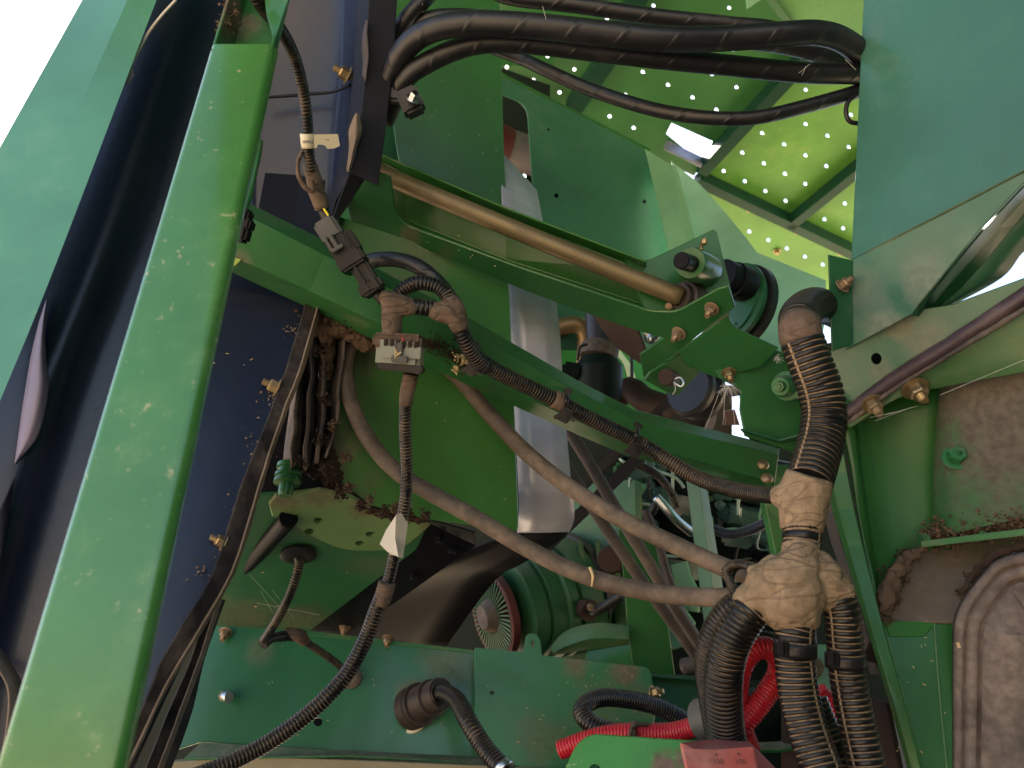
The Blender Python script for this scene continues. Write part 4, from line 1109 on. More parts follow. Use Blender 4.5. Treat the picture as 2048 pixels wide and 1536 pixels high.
GB = "dusty brown hoses sagging below the crossing beam"
hose("coolant_hose", [(735, 660, 1.03), (705, 685, 1.03), (690, 730, 1.02), (700, 800, 1.01), (735, 875, 1.0), (790, 940, .99), (860, 985, .98), (950, 1035, .965), (1060, 1100, .95), (1180, 1155, .92), (1300, 1184, .90), (1400, 1194, .88), (1480, 1194, .86), (1530, 1190, .85)], 34, M['hose_brown'],
     "lower brown dust covered hose sweeping from the mud seal to the taped joint", group=GB, seg=26)
hose("coolant_hose", [(880, 720, 1.10), (930, 770, 1.08), (985, 835, 1.06), (1060, 912, 1.03), (1150, 982, 1.0), (1250, 1042, .96), (1350, 1090, .92), (1450, 1135, .89), (1530, 1160, .87)], 34, M['hose_brown'],
     "upper brown dust covered hose emerging from under the crossing beam", group=GB, seg=26)
GD = "dim grey brown hoses dropping behind the brown ones"
hose("slim_hose", [(1040, 800, 1.42), (1090, 862, 1.41), (1150, 960, 1.40), (1215, 1060, 1.39), (1290, 1170, 1.38), (1360, 1265, 1.38), (1420, 1350, 1.38)], 24, M['hose_dim'], "left one of the steep grey brown hoses behind", group=GD)
hose("slim_hose", [(1110, 820, 1.38), (1150, 880, 1.37), (1190, 945, 1.36), (1245, 1040, 1.35), (1300, 1130, 1.34), (1345, 1205, 1.34), (1400, 1290, 1.35)], 25, M['hose_dim'], "middle one of the steep grey brown hoses behind", group=GD)
hose("slim_hose", [(1290, 1020, 1.48), (1318, 1090, 1.47), (1335, 1150, 1.46), (1360, 1215, 1.45), (1395, 1300, 1.44)], 17, M['hose_dim'], "right thin one of the steep grey brown hoses behind", group=GD)
tube("hose_tie", [(1180, 1135, .915), (1186, 1152, .905), (1184, 1172, .91)], 5, M['straw'], None, seg=8, wob=.4, tagv=("pale mud drip stuck across the lower brown hose", "mud drip"))

# ================================================================== upper harness with label and connector
uh = thing("upper_harness", (650, 420, .90), "slim ribbed conduit with a cream tag coming down from the top by the post", "harness")
tube("conduit", [(490, -50, .68), (518, 5, .70), (558, 55, .74), (585, 105, .78), (603, 165, .81), (613, 230, .83), (617, 300, .85), (622, 345, .86)], 25, M['loom'], uh, rib=7, seg=16)
tube("tape_sleeve", [(618, 325, .862), (626, 350, .866), (634, 385, .872), (645, 418, .878)], 33, M['tape_dark'], uh, taper=[(0, .85), (.3, 1), (1, 1.0)], wob=.12)
tube("wire_bundle", [(643, 408, .88), (650, 428, .88), (660, 448, .88)], 22, M['plastic'], uh)
tube("yellow_wire", [(648, 418, .866), (655, 428, .864), (664, 444, .864)], 5, M['yellow'], uh, seg=8)
tube("hanging_tape", [(606, 300, .85), (596, 325, .845), (598, 352, .845), (610, 375, .85), (626, 382, .855), (622, 360, .85)], 9, M['tape_dark'], uh, seg=8, wob=.5)
lb = tube("label_band", [(615, 267, .842), (618, 296, .848)], 30, M['label'], uh, seg=24)
pL = Pl((628, 268, .836), (680, 270, .845), (632, 296, .842))
tag_ = plate("tag_flap", pL, [(628, 269), (676, 268), (680, 292, 3), (668, 297), (655, 298), (650, 290, 6), (636, 289), (633, 296), (629, 296)], M['label'], uh, t=.0006, bev=.0001)
xd = (pL.at(612, 286) - pL.at(628, 286)).normalized(); yd = -UP
c0 = P(627, 284, .842)
rb_ = m(30, .845) / 2
def on_band(u, v):
    c = P(616.5, 288, .845); a = (.0075 - u) / rb_
    return c + (RT * math.sin(a) - FWD * math.cos(a)) * (rb_ + .0003) - UP * (v - .0015)
lettering("print", "MAIN", None, None, None, .0052, M['ink'], lb, on_band)
lettering("print", "A", pL.at(652, 281, .0006), -xd, -yd, .0052, M['ink'], tag_)

cn = thing("inline_connector", (740, 580, .86), "long black plug connector with a grey latch hanging across the beam", "connector")
ax = 58
cbox("grey_latch_housing", 660, 462, .868, 46, 44, .026, ax, M['dk_grey_plastic'], cn, .003)
cbox("latch_bar", 668, 484, .852, 34, 9, .006, ax, M['dk_grey_plastic'], cn, .001)
cbox("latch_bar", 657, 489, .852, 34, 7, .006, ax, M['dk_grey_plastic'], cn, .001)
cbox("latch_cross", 675, 497, .850, 8, 26, .006, ax, M['dk_grey_plastic'], cn, .001)
cbox("plug_body", 690, 505, .872, 70, 46, .032, ax, M['plastic'], cn, .003)
cbox("plug_shoulder", 708, 482, .876, 44, 14, .024, ax, M['plastic'], cn, .002)
cbox("shroud", 706, 524, .868, 30, 56, .036, ax, M['plastic'], cn, .003)
cbox("socket_body", 732, 552, .872, 64, 36, .028, ax, M['plastic'], cn, .003)
cbox("socket_rib", 724, 558, .856, 56, 6, .006, ax, M['plastic'], cn, .001)
cbox("socket_foot", 744, 575, .87, 26, 50, .030, ax, M['plastic'], cn, .003)
cbox("socket_key", 752, 566, .86, 30, 10, .03, ax, M['plastic'], cn, .002)
tube("boot", [(752, 585, .87), (768, 602, .872)], 24, M['plastic'], cn)

# ================================================================== joint over the beam, grey plug, clipped conduit
jh = thing("branch_harness", (785, 610, .87), "taped branch joint whose ribbed conduits loop and run down the crossing beam", "harness")
blob("taped_knuckle", [[(762, 588, .872, 22), (784, 603, .868, 42), (812, 612, .87, 40), (834, 614, .872, 30)], [(784, 600, .868, 40), (783, 640, .87, 42), (784, 672, .87, 40), (782, 690, .872, 40)]], M['tape_dark'], jh, disp=.0016)
tube("conduit", [(826, 611, .872), (845, 615, .872), (868, 618, .874)], 33, M['loom'], jh, rib=7.5, seg=18)
blob("taped_wye", [[(858, 618, .874, 32), (885, 624, .874, 44), (905, 628, .874, 46), (918, 640, .874, 44)], [(900, 598, .88, 34), (908, 615, .876, 42), (914, 640, .874, 42), (922, 662, .876, 33)]], M['tape_dark'], jh, disp=.0018)
tube("conduit", [(792, 596, .89), (808, 578, .885), (835, 566, .88), (868, 570, .88), (890, 585, .88), (902, 608, .878)], 31, M['loom'], jh, rib=7, seg=18, prof=RIBF)
tube("conduit", [(915, 645, .878), (930, 680, .885), (950, 712, .90), (985, 738, .92), (1040, 766, .945), (1110, 800, .965), (1190, 842, .99), (1280, 886, 1.01), (1350, 930, 1.0), (1400, 958, .98), (1470, 980, .93), (1540, 990, .87), (1570, 985, .83)], 33, M['loom'], jh, rib=6.6, seg=16)
tube("tape_band", [(1106, 796, .963), (1118, 802, .966), (1130, 808, .968)], 38, M['tape_dark'], jh, wob=.08)
tube("tape_band", [(968, 729, .91), (975, 733, .912)], 38, M['plastic'], jh)
bh = hose("black_branch_hose", [(700, 545, .95), (735, 524, .93), (775, 518, .91), (815, 524, .90), (850, 542, .893), (885, 575, .89), (905, 605, .888)], 31, M['hose'], "smooth black hose arching behind the joint on the beam", seg=20)
for (x, y, d_, lab) in ((945, 735, .925, "black edge clip gripping the conduit near the debris on the beam"), (1130, 828, .965, "black edge clip at the middle of the crossing beam"), (1270, 897, 1.0, "black edge clip lowest along the crossing beam")):
    ec = thing("edge_clip", (x, y, d_), lab, "clip", "edge clips holding the conduit on the beam")
    cbox("clip_body", x, y + 2, d_, 24, 30, .018, 28, M['plastic'], ec, .002)
    for k in range(3):
        cbox("clip_tooth", x + 8 + k * .5, y - 8 + k * 9, d_ - .012, 20, 3.4, .008, 28, M['plastic'], ec, .0006)
    cbox("clip_jaw", x - 14, y + 4, d_ - .004, 18, 8, .012, -30, M['plastic'], ec, .0015)
    cbox("clip_button", x + 6, y - 46, d_ + .01, 18, 11, .010, 28, M['plastic'], ec, .002)
    tube("clip_strap", [(x + 2, y - 14, d_ - .012), (x + 3, y - 28, d_ - .020), (x + 5, y - 42, d_ - .002)], 9, M['plastic'], ec, seg=8)

gp = thing("grey_plug", (800, 745, .87), "dusty grey multi pin connector with a locking slide below the joint", "connector")
cbox("pin_shell", 800, 684, .88, 96, 30, .05, 3, M['tape_dark'], gp, .006)
cbox("plug_body", 801, 706, .876, 88, 62, .044, 4, M['grey_plastic'], gp, .005)
cbox("left_window", 778, 704, .853, 26, 26, .004, 4, M['grey_plastic'], gp, .001)
cbox("right_window", 826, 706, .853, 32, 24, .004, 4, M['grey_plastic'], gp, .001)
cbox("slide_latch", 799, 718, .850, 32, 14, .008, 4, M['dk_grey_plastic'], gp, .001)
cbox("slide_stem", 799, 700, .851, 12, 28, .006, 4, M['dk_grey_plastic'], gp, .001)
cbox("base_ring", 804, 736, .88, 84, 16, .052, 6, M['plastic'], gp, .004)
cbox("key_block", 838, 740, .862, 16, 18, .02, 6, M['plastic'], gp, .003)
for k in range(6): cbox("pin_boot", 772 + k * 12, 686 + k * 1, .854, 8, 16, .006, 4, M['mud_dark'], gp, .001)
tube("red_wire", [(801, 668, .866), (805, 676, .856), (808, 686, .853)], 4, M['red_wire'], gp, seg=8)
strips("straw_bit", [((790, 716, .845), (790, 698, .843)), ((792, 712, .845), (802, 704, .843)), ((790, 700, .843), (797, 710, .845))], .0016, M['straw'], ("short straw splinters stuck on the latch of the grey connector", "straw", None, "stuff"))

lh = thing("lower_harness", (440, 1536, .80), "ribbed conduit with a folded white label running down left from the grey plug", "harness")
tube("tape_sleeve", [(822, 748, .882), (818, 770, .884), (813, 792, .886), (811, 810, .888)], 32, M['tape_dark'], lh, wob=.12, taper=[(0, .9), (.5, 1.0), (1, .85)])
tube("conduit", [(811, 798, .888), (810, 860, .895), (813, 930, .90), (812, 985, .90), (803, 1040, .90), (793, 1090, .90), (780, 1150, .90), (766, 1190, .895)], 25, M['loom'], lh, rib=6.6, seg=16)
tube("conduit", [(770, 1178, .895), (752, 1222, .89), (730, 1280, .885), (695, 1345, .875), (645, 1402, .86), (585, 1452, .845), (520, 1495, .83), (450, 1530, .81), (360, 1565, .79)], 33, M['loom'], lh, rib=7.2, seg=18)
tube("tape_sleeve", [(774, 1165, .894), (768, 1188, .894), (760, 1212, .892)], 36, M['tape_dark'], lh, wob=.1)
pW = Pl((795, 1030, .875), (815, 1050, .885), (790, 1110, .88))
plate("white_label", pW, [(792, 1030), (803, 1026), (816, 1048), (806, 1116), (795, 1114), (790, 1076)], M['label_white'], lh, t=.0008, bev=.0002)
pW2 = Pl((795, 1030, .875), (790, 1110, .876), (760, 1090, .895))
plate("label_wing", pW2, [(792, 1030), (790, 1076), (797, 1114), (775, 1104), (759, 1088), (772, 1060)], M['label_white'], lh, t=.0008, bev=.0002)
tube("label_band", [(802, 1040, .90), (792, 1108, .90)], 29, M['label_white'], lh, seg=20)
# ================================================================== lower plates
plL = Pl((430, 1245, 1.36), (950, 1303, 1.38), (940, 1510, 1.29))
lw = thing("skirt_sheet", plL.at(640, 1490), "long dark green lower panel with a drilled hole, behind the dangling conduit", "panel")
lpm = surf("lower_panel_paint", (0.018, 0.13, 0.055), .36, .12, MUD, [(plL.at(830, 1400), .04, .55), (plL.at(900, 1330), .06, .4), (plL.at(520, 1300), .03, .3)], up=.3, speck=.6, coat=.3)
plate("panel_face", plL, [(428, 1245), (600, 1268), (960, 1308), (958, 1515), (700, 1503), (402, 1484), (352, 1500), (390, 1370)], lpm, lw, t=.004, holes=[(636, 1444, 9)], bev=.0012)
sheet("top_lip", [[plL.at(424, 1238, .0), plL.at(600, 1259, .0), plL.at(965, 1302, .0)], [plL.at(424, 1247, -.0), plL.at(600, 1269, .0), plL.at(965, 1309, .0)]], M['green_dusty'], lw, t=.012, bev=.001)
sheet("bottom_lip", [[plL.at(402, 1484, .004), plL.at(700, 1501, .004), plL.at(1250, 1528, .004)], [plL.at(368, 1517, .03), plL.at(700, 1511, .03), plL.at(1250, 1540, .03)]], M['green_dusty'], lw, t=.003)
plB = Pl((366, 1519, 1.24), (700, 1515, 1.24), (700, 1700, 1.2))
plate("sill_beam", plB, [(520, 1514), (700, 1520), (1300, 1546), (1300, 1760), (340, 1760), (330, 1524)], surf("sill_paint", (0.22, 0.2, 0.13), .55, .3, (0.3, 0.24, 0.15), up=0), None, t=.02, tagv=("dusty beige sill beam along the bottom under the lower panel", "sill"))
bolt(lw, plL.at(446, 1392, .004), Vector((.5, -.85, -.1)), 20, M['zinc_dull'], 'hex', False)
cyl('bolt_end', plL.at(450, 1393, .018), plL.at(458, 1395, .030), .009, M['steel'], lw)
bolt(lw, plL.at(452, 1264, .006), Vector((.0, -.6, -.8)), 18, M['zinc_dull'])

gm_ = thing("grommet_lead", (600, 1110, 1.15), "thin ribbed lead from a grommet in the housing to one in the lower panel", "cable")
gc = pu.at(597, 1107, .003)
lathe("rubber_grommet", gc, gc + pu.n * .008, [(0, .027), (.5, .027), (.9, .022), (1, .010)], M['plastic'], gm_)
tube("lead", [gc + pu.n * .004, (598, 1130, 1.14), (585, 1175, 1.14), (562, 1225, 1.15), (540, 1262, 1.17), (528, 1280, 1.19)], 19, M['loom'], gm_, rib=5.5, seg=12, prof=RIBF)
tube("lead_taped", [(526, 1288, 1.19), (545, 1276, 1.21), (575, 1272, 1.24), (605, 1276, 1.25)], 20, M['plastic'], gm_, wob=.15)
blob("taped_wye", [[(570, 1262, 1.24, 14), (596, 1270, 1.24, 26), (612, 1285, 1.25, 22)], [(606, 1262, 1.25, 16), (600, 1275, 1.24, 24)]], M['tape_dark'], gm_, voxel=.002, disp=.0012)
tube("lead", [(608, 1282, 1.25), (645, 1306, 1.27), (675, 1328, 1.29), (697, 1352, 1.31)], 15, M['loom'], gm_, rib=5, seg=12, prof=RIBF)
g2 = plL.at(703, 1357, .002)
lathe("rubber_grommet", g2, g2 + plL.n * .012, [(0, .018), (.6, .018), (.9, .013), (1, .007)], M['rubber'], gm_)

el = thing("elbow_conduit", plL.at(830, 1425), "ribbed conduit on a fat dusty elbow fitting out of the lower panel", "conduit")
e0 = plL.at(822, 1418, .002)
lathe("base_washer", e0 + RT * .001 - UP * .006, e0 - UP * .006 + plL.n * .003, [(0, .035), (1, .034)], M['label'], el)
e1_ = P(884, 1386, 1.265)
lathe("elbow_body", e0, e1_, [(0, .036), (.22, .036), (.24, .033), (.28, .036), (.34, .036), (.36, .031), (.62, .028), (.64, .031), (.72, .031), (.74, .027), (1, .026)], surf("elbow_rubber", (0.035, 0.024, 0.022), .5, .4, (0.13, 0.09, 0.07), up=.5, dents=.1), el)
tube("conduit", [(866, 1396, 1.27), (888, 1386, 1.25), (915, 1402, 1.20), (935, 1440, 1.13), (965, 1490, 1.10), (1000, 1532, 1.07), (1050, 1590, 1.03)], 37, M['loom_clean'], el, rib=7.2, seg=20)
tube("conduit_end_ring", [(872, 1392, 1.265), (882, 1387, 1.257)], 44, M['plastic'], el)
tube("silver_tape", [(1003, 1528, 1.068), (1012, 1540, 1.062)], 41, M['steel'], el)

plate('dark_hole_sheet', Pl((600, 1400, 1.5), (700, 1400, 1.5), (650, 1480, 1.46)), [(560, 1380), (740, 1380), (740, 1500), (560, 1500)], M['dark_sheet'], lw, t=.003)  # added dark sheet gives the panel's hole its shade
pl3 = Pl((950, 1296, 1.33), (1300, 1340, 1.33), (1200, 1500, 1.26))
tp = thing("slotted_plate", pl3.at(1100, 1500), "green plate with a slotted ear on its top edge, dusty at the rim", "plate")
tpm = surf("slotted_plate_paint", (0.025, 0.15, 0.055), .42, .2, MUD, [(pl3.at(1150, 1325), .03, .7), (pl3.at(1250, 1340), .03, .8), (pl3.at(1200, 1420), .06, .3), (pl3.at(1280, 1400), .04, .4), (pl3.at(1080, 1480), .05, .35)], up=.2, speck=.9, coat=.15)
plate("plate_face", pl3, [(949, 1294, 6), (1046, 1304), (1051, 1284, 8), (1052, 1268, 14), (1068, 1266, 6), (1080, 1274, 12), (1084, 1309), (1090, 1311), (1290, 1333), (1300, 1340, 8), (1308, 1380), (1312, 1420), (1290, 1560), (1120, 1560), (948, 1504)], tpm, tp, t=.004,
      holes=[(984, 1385, 5), [(1062, 1280, 3), (1069, 1280, 3), (1070, 1294, 3), (1063, 1294, 3)]], bev=.0015)
bolt(tp, pl3.at(1305, 1386, .002), Vector((.75, -.6, .1)), 20, M['zinc'])

# ================================================================== bottom right cluster
pD = Pl((1300, 1345, 1.40), (1450, 1355, 1.40), (1400, 1500, 1.34))
db = thing("dark_gusset", pD.at(1380, 1440), "very dark green box gusset right of the slotted plate", "gusset")
plate("gusset_face", pD, [(1300, 1345, 8), (1452, 1356), (1460, 1560), (1290, 1560)], M['green_dark'], db, t=.004)
sheet("gusset_lip", [[pD.at(1300, 1346, .0), pD.at(1452, 1354, .0)], [pD.at(1304, 1352, .03), pD.at(1452, 1362, .03)]], M['green_dark'], db, t=.003)
tube("rubber_pipe_end", [(1368, 1332, 1.42), (1395, 1328, 1.40), (1450, 1326, 1.36), (1500, 1330, 1.34)], 32, M['hose_dim'], None, seg=20, tagv=("dim rubber pipe end lying above the dark gusset", "pipe"))
pF = Pl((1400, 1430, 1.25), (1800, 1440, 1.2), (1600, 1640, 1.15))
plate("floor_rail", pF, [(1400, 1478), (1660, 1452), (1790, 1470), (1800, 1700), (1380, 1700)], M['engine_dark'], None, t=.02, tagv=("dark frame rail behind the bottoms of the fat conduits", "rail"))
tube("fuel_filter", [(1480, 1440, 1.1), (1540, 1425, 1.1), (1600, 1400, 1.1)], 105, M['engine_dark'], None, seg=28, tagv=("dark round canister half hidden behind the red loop", "canister"))
sheet("bottom_rail", [[(1470, 1486, .98), (1560, 1482, .98), (1640, 1466, .98)], [(1470, 1500, .96), (1560, 1500, .96), (1640, 1486, .96)]], M['green_dusty'], None, t=.004, tagv=("short dusty green rail behind the red box", "rail"))
pG = Pl((1560, 1290, 1.05), (1720, 1300, 1.02), (1640, 1420, 1.0))
gbk = thing("bolt_plate", pG.at(1640, 1380), "bright green plate with a big brass bolt between the fat conduits", "plate")
plate("plate_face", pG, [(1540, 1285), (1690, 1290), (1725, 1330), (1735, 1400), (1540, 1395)], M['green_clean'], gbk, t=.004)
bolt(gbk, pG.at(1618, 1335, .003), Vector((.3, -.9, 0)), 36, M['zinc_dull'], 'hex')
pH = Pl((1740, 1385, .95), (1780, 1400, .93), (1760, 1560, .88))
plate("dark_box_edge", pH, [(1560, 1388), (1722, 1386), (1742, 1388), (1778, 1402), (1826, 1640), (1560, 1640)], M['rust_brown'], None, t=.03, bev=.004, tagv=("rusty dark box edge right of the fat conduits", "box"))
tube("red_scrap_conduit", [(1640, 1378, .94), (1665, 1405, .94), (1690, 1440, .94)], 26, M['loom_red'], None, rib=7, seg=14, tagv=("short dim piece of red conduit between the two right conduits", "conduit"))
cbox("torn_rust_plate", 1748, 1305, .99, 34, 40, .004, 20, M['rust_brown'], None, .001, tagv=("little rusty scrap beside the right conduit and the green post", "scrap"))

pBG = Pl((1135, 1536, .86), (1180, 1467, .88), (1375, 1485, .86))
bgp = thing("rounded_guard_plate", pBG.at(1250, 1530), "bright green guard plate with a rounded shoulder at the bottom", "plate")
bgm = surf("guard_paint", (0.05, 0.25, 0.035), .38, .08, MUD, [(pBG.at(1330, 1532), .018, 1), (pBG.at(1365, 1518), .012, 1)], up=.2, speck=.6, coat=.2, chips=(0.5, 0.5, 0.3))
plate("plate_face", pBG, [(1095, 1640), (1130, 1536, 10), (1152, 1488, 16), (1180, 1466, 18), (1300, 1474), (1420, 1482), (1480, 1490), (1480, 1640)], bgm, bgp, t=.005, holes=[(1190, 1540, 12)], bev=.0018)
rbx = thing("red_box", (1440, 1536, .72), "faded dusty red box with worn stamped plus signs at the bottom edge", "box")
prx = Pl((1363, 1490, .735), (1505, 1496, .735), (1440, 1600, .69))
sheet("lid_edge", [[(1361, 1485, .75), (1390, 1481, .775), (1440, 1478, .78), (1500, 1484, .775)], [(1380, 1494, .737), (1400, 1500, .733), (1440, 1498, .733), (1506, 1494, .735)]], M['red_box'], rbx, t=.003)
plate("front", prx, [(1361, 1486), (1381, 1495), (1440, 1497), (1506, 1493), (1522, 1560), (1530, 1640), (1395, 1640)], M['red_box'], rbx, t=.004, bev=.0015)
sheet("side_face", [[(1500, 1484, .775), (1560, 1545, .76), (1610, 1600, .74)], [(1506, 1493, .736), (1522, 1560, .71), (1530, 1640, .69)]], M['red_box'], rbx, t=.003)
gx = (prx.at(1500, 1520) - prx.at(1400, 1520)).normalized(); gy = prx.n.cross(gx).normalized()
if gy.dot(UP) < 0: gy = -gy
for tx_, x, y, s_ in (("+", 1429, 1516, .009), ("+", 1474, 1514, .009), ("100", 1426, 1528, .0075), ("100", 1471, 1528, .0075)):
    lettering("stamp", tx_, prx.at(x, y, .0006), gx, gy, s_, M['mud'], rbx)

# ================================================================== fat conduits and the taped joint
mh = thing("main_harness", (1590, 1150, .74), "fat split conduits meeting in a big tan taped joint at lower right", "harness")
tube("top_bend", [(1712, 650, 1.14), (1668, 622, 1.06), (1628, 610, .96), (1599, 632, .885), (1600, 668, .86)], 70, M['loom'], mh, rib=8, seg=24)
tube("tape_sleeve", [(1600, 640, .868), (1600, 662, .86), (1606, 690, .855)], 82, M['tape_dark'], mh, wob=.06)
tube("conduit", [(1604, 682, .855), (1620, 725, .85), (1640, 780, .845), (1648, 830, .84), (1642, 880, .83), (1630, 925, .815), (1618, 965, .80)], 88, M['loom_slit'], mh, rib=12.5, seg=28)
blob("taped_collar", [[(1620, 952, .80, 88), (1612, 980, .80, 94), (1606, 1020, .795, 90), (1603, 1062, .79, 78)], [(1600, 985, .80, 70), (1570, 992, .81, 52), (1550, 994, .82, 34)]], M['tape'], mh, voxel=.0021, disp=.0022, folds=(.0018, .04, 6))
tube("conduit", [(1604, 1050, .79), (1604, 1075, .785), (1602, 1105, .78)], 76, M['loom_slit'], mh, rib=14, seg=28)
blob("taped_joint", [[(1602, 1094, .78, 76), (1600, 1112, .775, 86), (1594, 1140, .768, 112), (1580, 1180, .762, 132), (1562, 1215, .76, 112), (1545, 1245, .765, 60)],
                     [(1602, 1118, .775, 84), (1635, 1145, .768, 88), (1664, 1175, .765, 82), (1680, 1205, .763, 70)],
                     [(1580, 1140, .768, 100), (1540, 1180, .765, 104), (1510, 1208, .768, 84), (1496, 1222, .77, 72)],
                     [(1582, 1170, .762, 110), (1588, 1218, .755, 92), (1592, 1250, .755, 84)],
                     [(1560, 1140, .78, 60), (1520, 1145, .80, 34), (1500, 1142, .81, 20)]], M['tape'], mh, voxel=.0021, disp=.0036, dscale=.028, folds=(.0045, .05, 11))
for pts_, w_ in (([(1612, 1110, .735), (1640, 1128, .722), (1672, 1160, .722)], 5), ([(1560, 1112, .745), (1590, 1140, .70), (1625, 1185, .70), (1640, 1215, .715)], 5), ([(1530, 1160, .73), (1565, 1190, .695), (1590, 1230, .70)], 4)):
    pass
tube("conduit", [(1510, 1195, .80), (1462, 1225, .81), (1430, 1275, .82), (1420, 1330, .83), (1428, 1400, .84), (1440, 1470, .85)], 62, M['loom'], mh, rib=8.2, seg=24)
tube("conduit", [(1515, 1205, .765), (1490, 1235, .765), (1462, 1285, .77), (1448, 1345, .775), (1447, 1410, .785), (1454, 1470, .80), (1462, 1500, .81)], 76, M['loom'], mh, rib=9.6, seg=28)
tube("conduit", [(1592, 1238, .755), (1588, 1275, .75), (1590, 1330, .745), (1600, 1400, .735), (1620, 1475, .72), (1650, 1560, .70)], 80, M['loom_slit'], mh, rib=11.5, seg=28)
tube("conduit", [(1672, 1185, .765), (1684, 1225, .76), (1690, 1290, .755), (1697, 1360, .75), (1712, 1440, .74), (1740, 1560, .72)], 72, M['loom_slit'], mh, rib=12, seg=28)
tube("conduit", [(1625, 1400, .80), (1645, 1450, .79), (1680, 1530, .77), (1700, 1580, .76)], 60, M['loom'], mh, rib=10, seg=22)
for pts_, x, y in (([(1590, 1283, .748), (1590, 1312, .746)], 1567, 1296), ([(1690, 1308, .755), (1692, 1335, .753)], 1668, 1318)):
    tube("clamp_band", pts_, 84 if x < 1600 else 78, M['plastic'], mh, seg=28)
    cbox("clamp_buckle", x, y, .708, 20, 34, .010, 0, M['plastic'], mh, .002)
    cbox("buckle_rib", x - 3, y, .702, 4, 26, .004, 0, M['plastic'], mh, .0006)
    cbox("buckle_rib", x + 4, y, .702, 4, 26, .004, 0, M['plastic'], mh, .0006)
tube("small_conduit", [(1530, 1140, .80), (1500, 1132, .82), (1470, 1128, .84), (1452, 1142, .85), (1462, 1168, .84), (1480, 1192, .82)], 19, M['loom'], mh, rib=5.5, seg=12, prof=RIBF)
tube("small_conduit", [(1480, 1128, .85), (1466, 1140, .855), (1460, 1160, .85)], 17, M['loom'], mh, rib=5.5, seg=12, prof=RIBF)
tube("thin_conduit_behind", [(1480, 1300, .85), (1500, 1278, .86), (1530, 1272, .86), (1560, 1280, .86)], 20, M['loom'], mh, rib=6, seg=12, prof=RIBF)
blob("mud_drip", [[(1722, 1250, .742, 3), (1715, 1262, .74, 5)]], M['mud'], mh, voxel=.001, disp=0)

rd = thing("red_conduit_loop", (1490, 1440, .82), "bright red ribbed conduit bent into a tight loop between black conduits", "conduit")
tube("conduit", [(1500, 1500, .86), (1478, 1440, .85), (1474, 1385, .84), (1482, 1335, .835), (1505, 1302, .835), (1535, 1296, .84), (1556, 1318, .845), (1556, 1350, .845), (1535, 1385, .84), (1505, 1425, .835), (1480, 1450, .835), (1440, 1480, .84)], 44, M['loom_red'], rd, rib=7.2, seg=22)
rc = thing("red_conduit", (1180, 1470, 1.0), "red ribbed conduit lying along the top of the rounded guard plate", "conduit")
tube("conduit", [(1120, 1500, 1.0), (1180, 1478, .99), (1240, 1466, .98), (1300, 1466, .965), (1350, 1464, .95), (1400, 1450, .93), (1460, 1425, .90)], 38, M['loom_red'], rc, rib=7, seg=22)
lathe("grey_sleeve", (1405, 1443, .925), (1440, 1432, .905), [(0, .024), (.08, .027), (.92, .027), (1, .026)], M['dk_grey_plastic'], rc)
bl = thing("black_conduit_loop", (1250, 1460, 1.05), "black ribbed conduit curling round in a wide loop on the slotted plate", "conduit")
tube("conduit", [(1420, 1470, 1.16), (1370, 1440, 1.15), (1310, 1412, 1.14), (1250, 1398, 1.12), (1200, 1396, 1.10), (1170, 1410, 1.08), (1165, 1430, 1.06), (1190, 1452, 1.04), (1230, 1464, 1.03), (1290, 1468, 1.03), (1340, 1470, 1.03)], 36, M['loom_clean'], bl, rib=6.4, seg=20)
tube("cable_tie", [(1258, 1480, .955), (1262, 1462, .945), (1272, 1450, .95), (1300, 1450, .965), (1335, 1454, .97)], 9, M['tape_dark'], bl, seg=8)
tube("tie_band", [(1266, 1466, .972), (1276, 1466, .97)], 46, M['tape_dark'], bl)

# ================================================================== right side: big panel, box beam, post, tank
rp = thing("large_side_panel", (1705, 520, .97), "large smooth teal green panel filling the upper right corner", "panel")
pU = Pl((1728, 0, .97), (1703, 517, .97), (2048, 342, .80))
rpm = surf("side_panel_paint", (0.035, 0.13, 0.09), .28, .16, (0.27, 0.27, 0.22), [((1770, 650, .95), .035, .5), ((1850, 560, .90), .04, .4), ((1745, 600, .97), .04, .45), ((1920, 480, .84), .025, .35)], up=.3, speck=.5, coat=.1, dents=1.2)
sheet("panel_upper", [[pU.at(1731, -90), pU.at(2700, -300)], [pU.at(1702, 520), pU.at(2700, 3)]], rpm, rp, t=.003, bev=.001)
sheet("panel_lower", [[pU.at(1702, 520, .001), pU.at(2140, 293, .001)], [(1694, 700, .985), (1815, 645, .93), (1960, 460, .86), (2140, 330, .79)][:1] + [(2140, 480, .80)]], rpm, rp, t=.003, bev=.001)
for o_ in list(rp.children):
    if o_.name.startswith("panel_lower"): bpy.data.objects.remove(o_)
pUl = Pl((1702, 520, .968), (2048, 342, .80), (1700, 700, .985))
plate("panel_lower", pUl, [(1702, 521), (1830, 455), (2048, 341), (2052, 362), (1964, 455), (1838, 608), (1824, 628), (1755, 665), (1692, 700)], rpm, rp, t=.003, bev=.001)
tube("seam", [pU.at(1735, 505, .001), pU.at(1880, 430, .001), pU.at(2060, 336, .001)], 4, M['weld'], rp, seg=8, wob=.4)

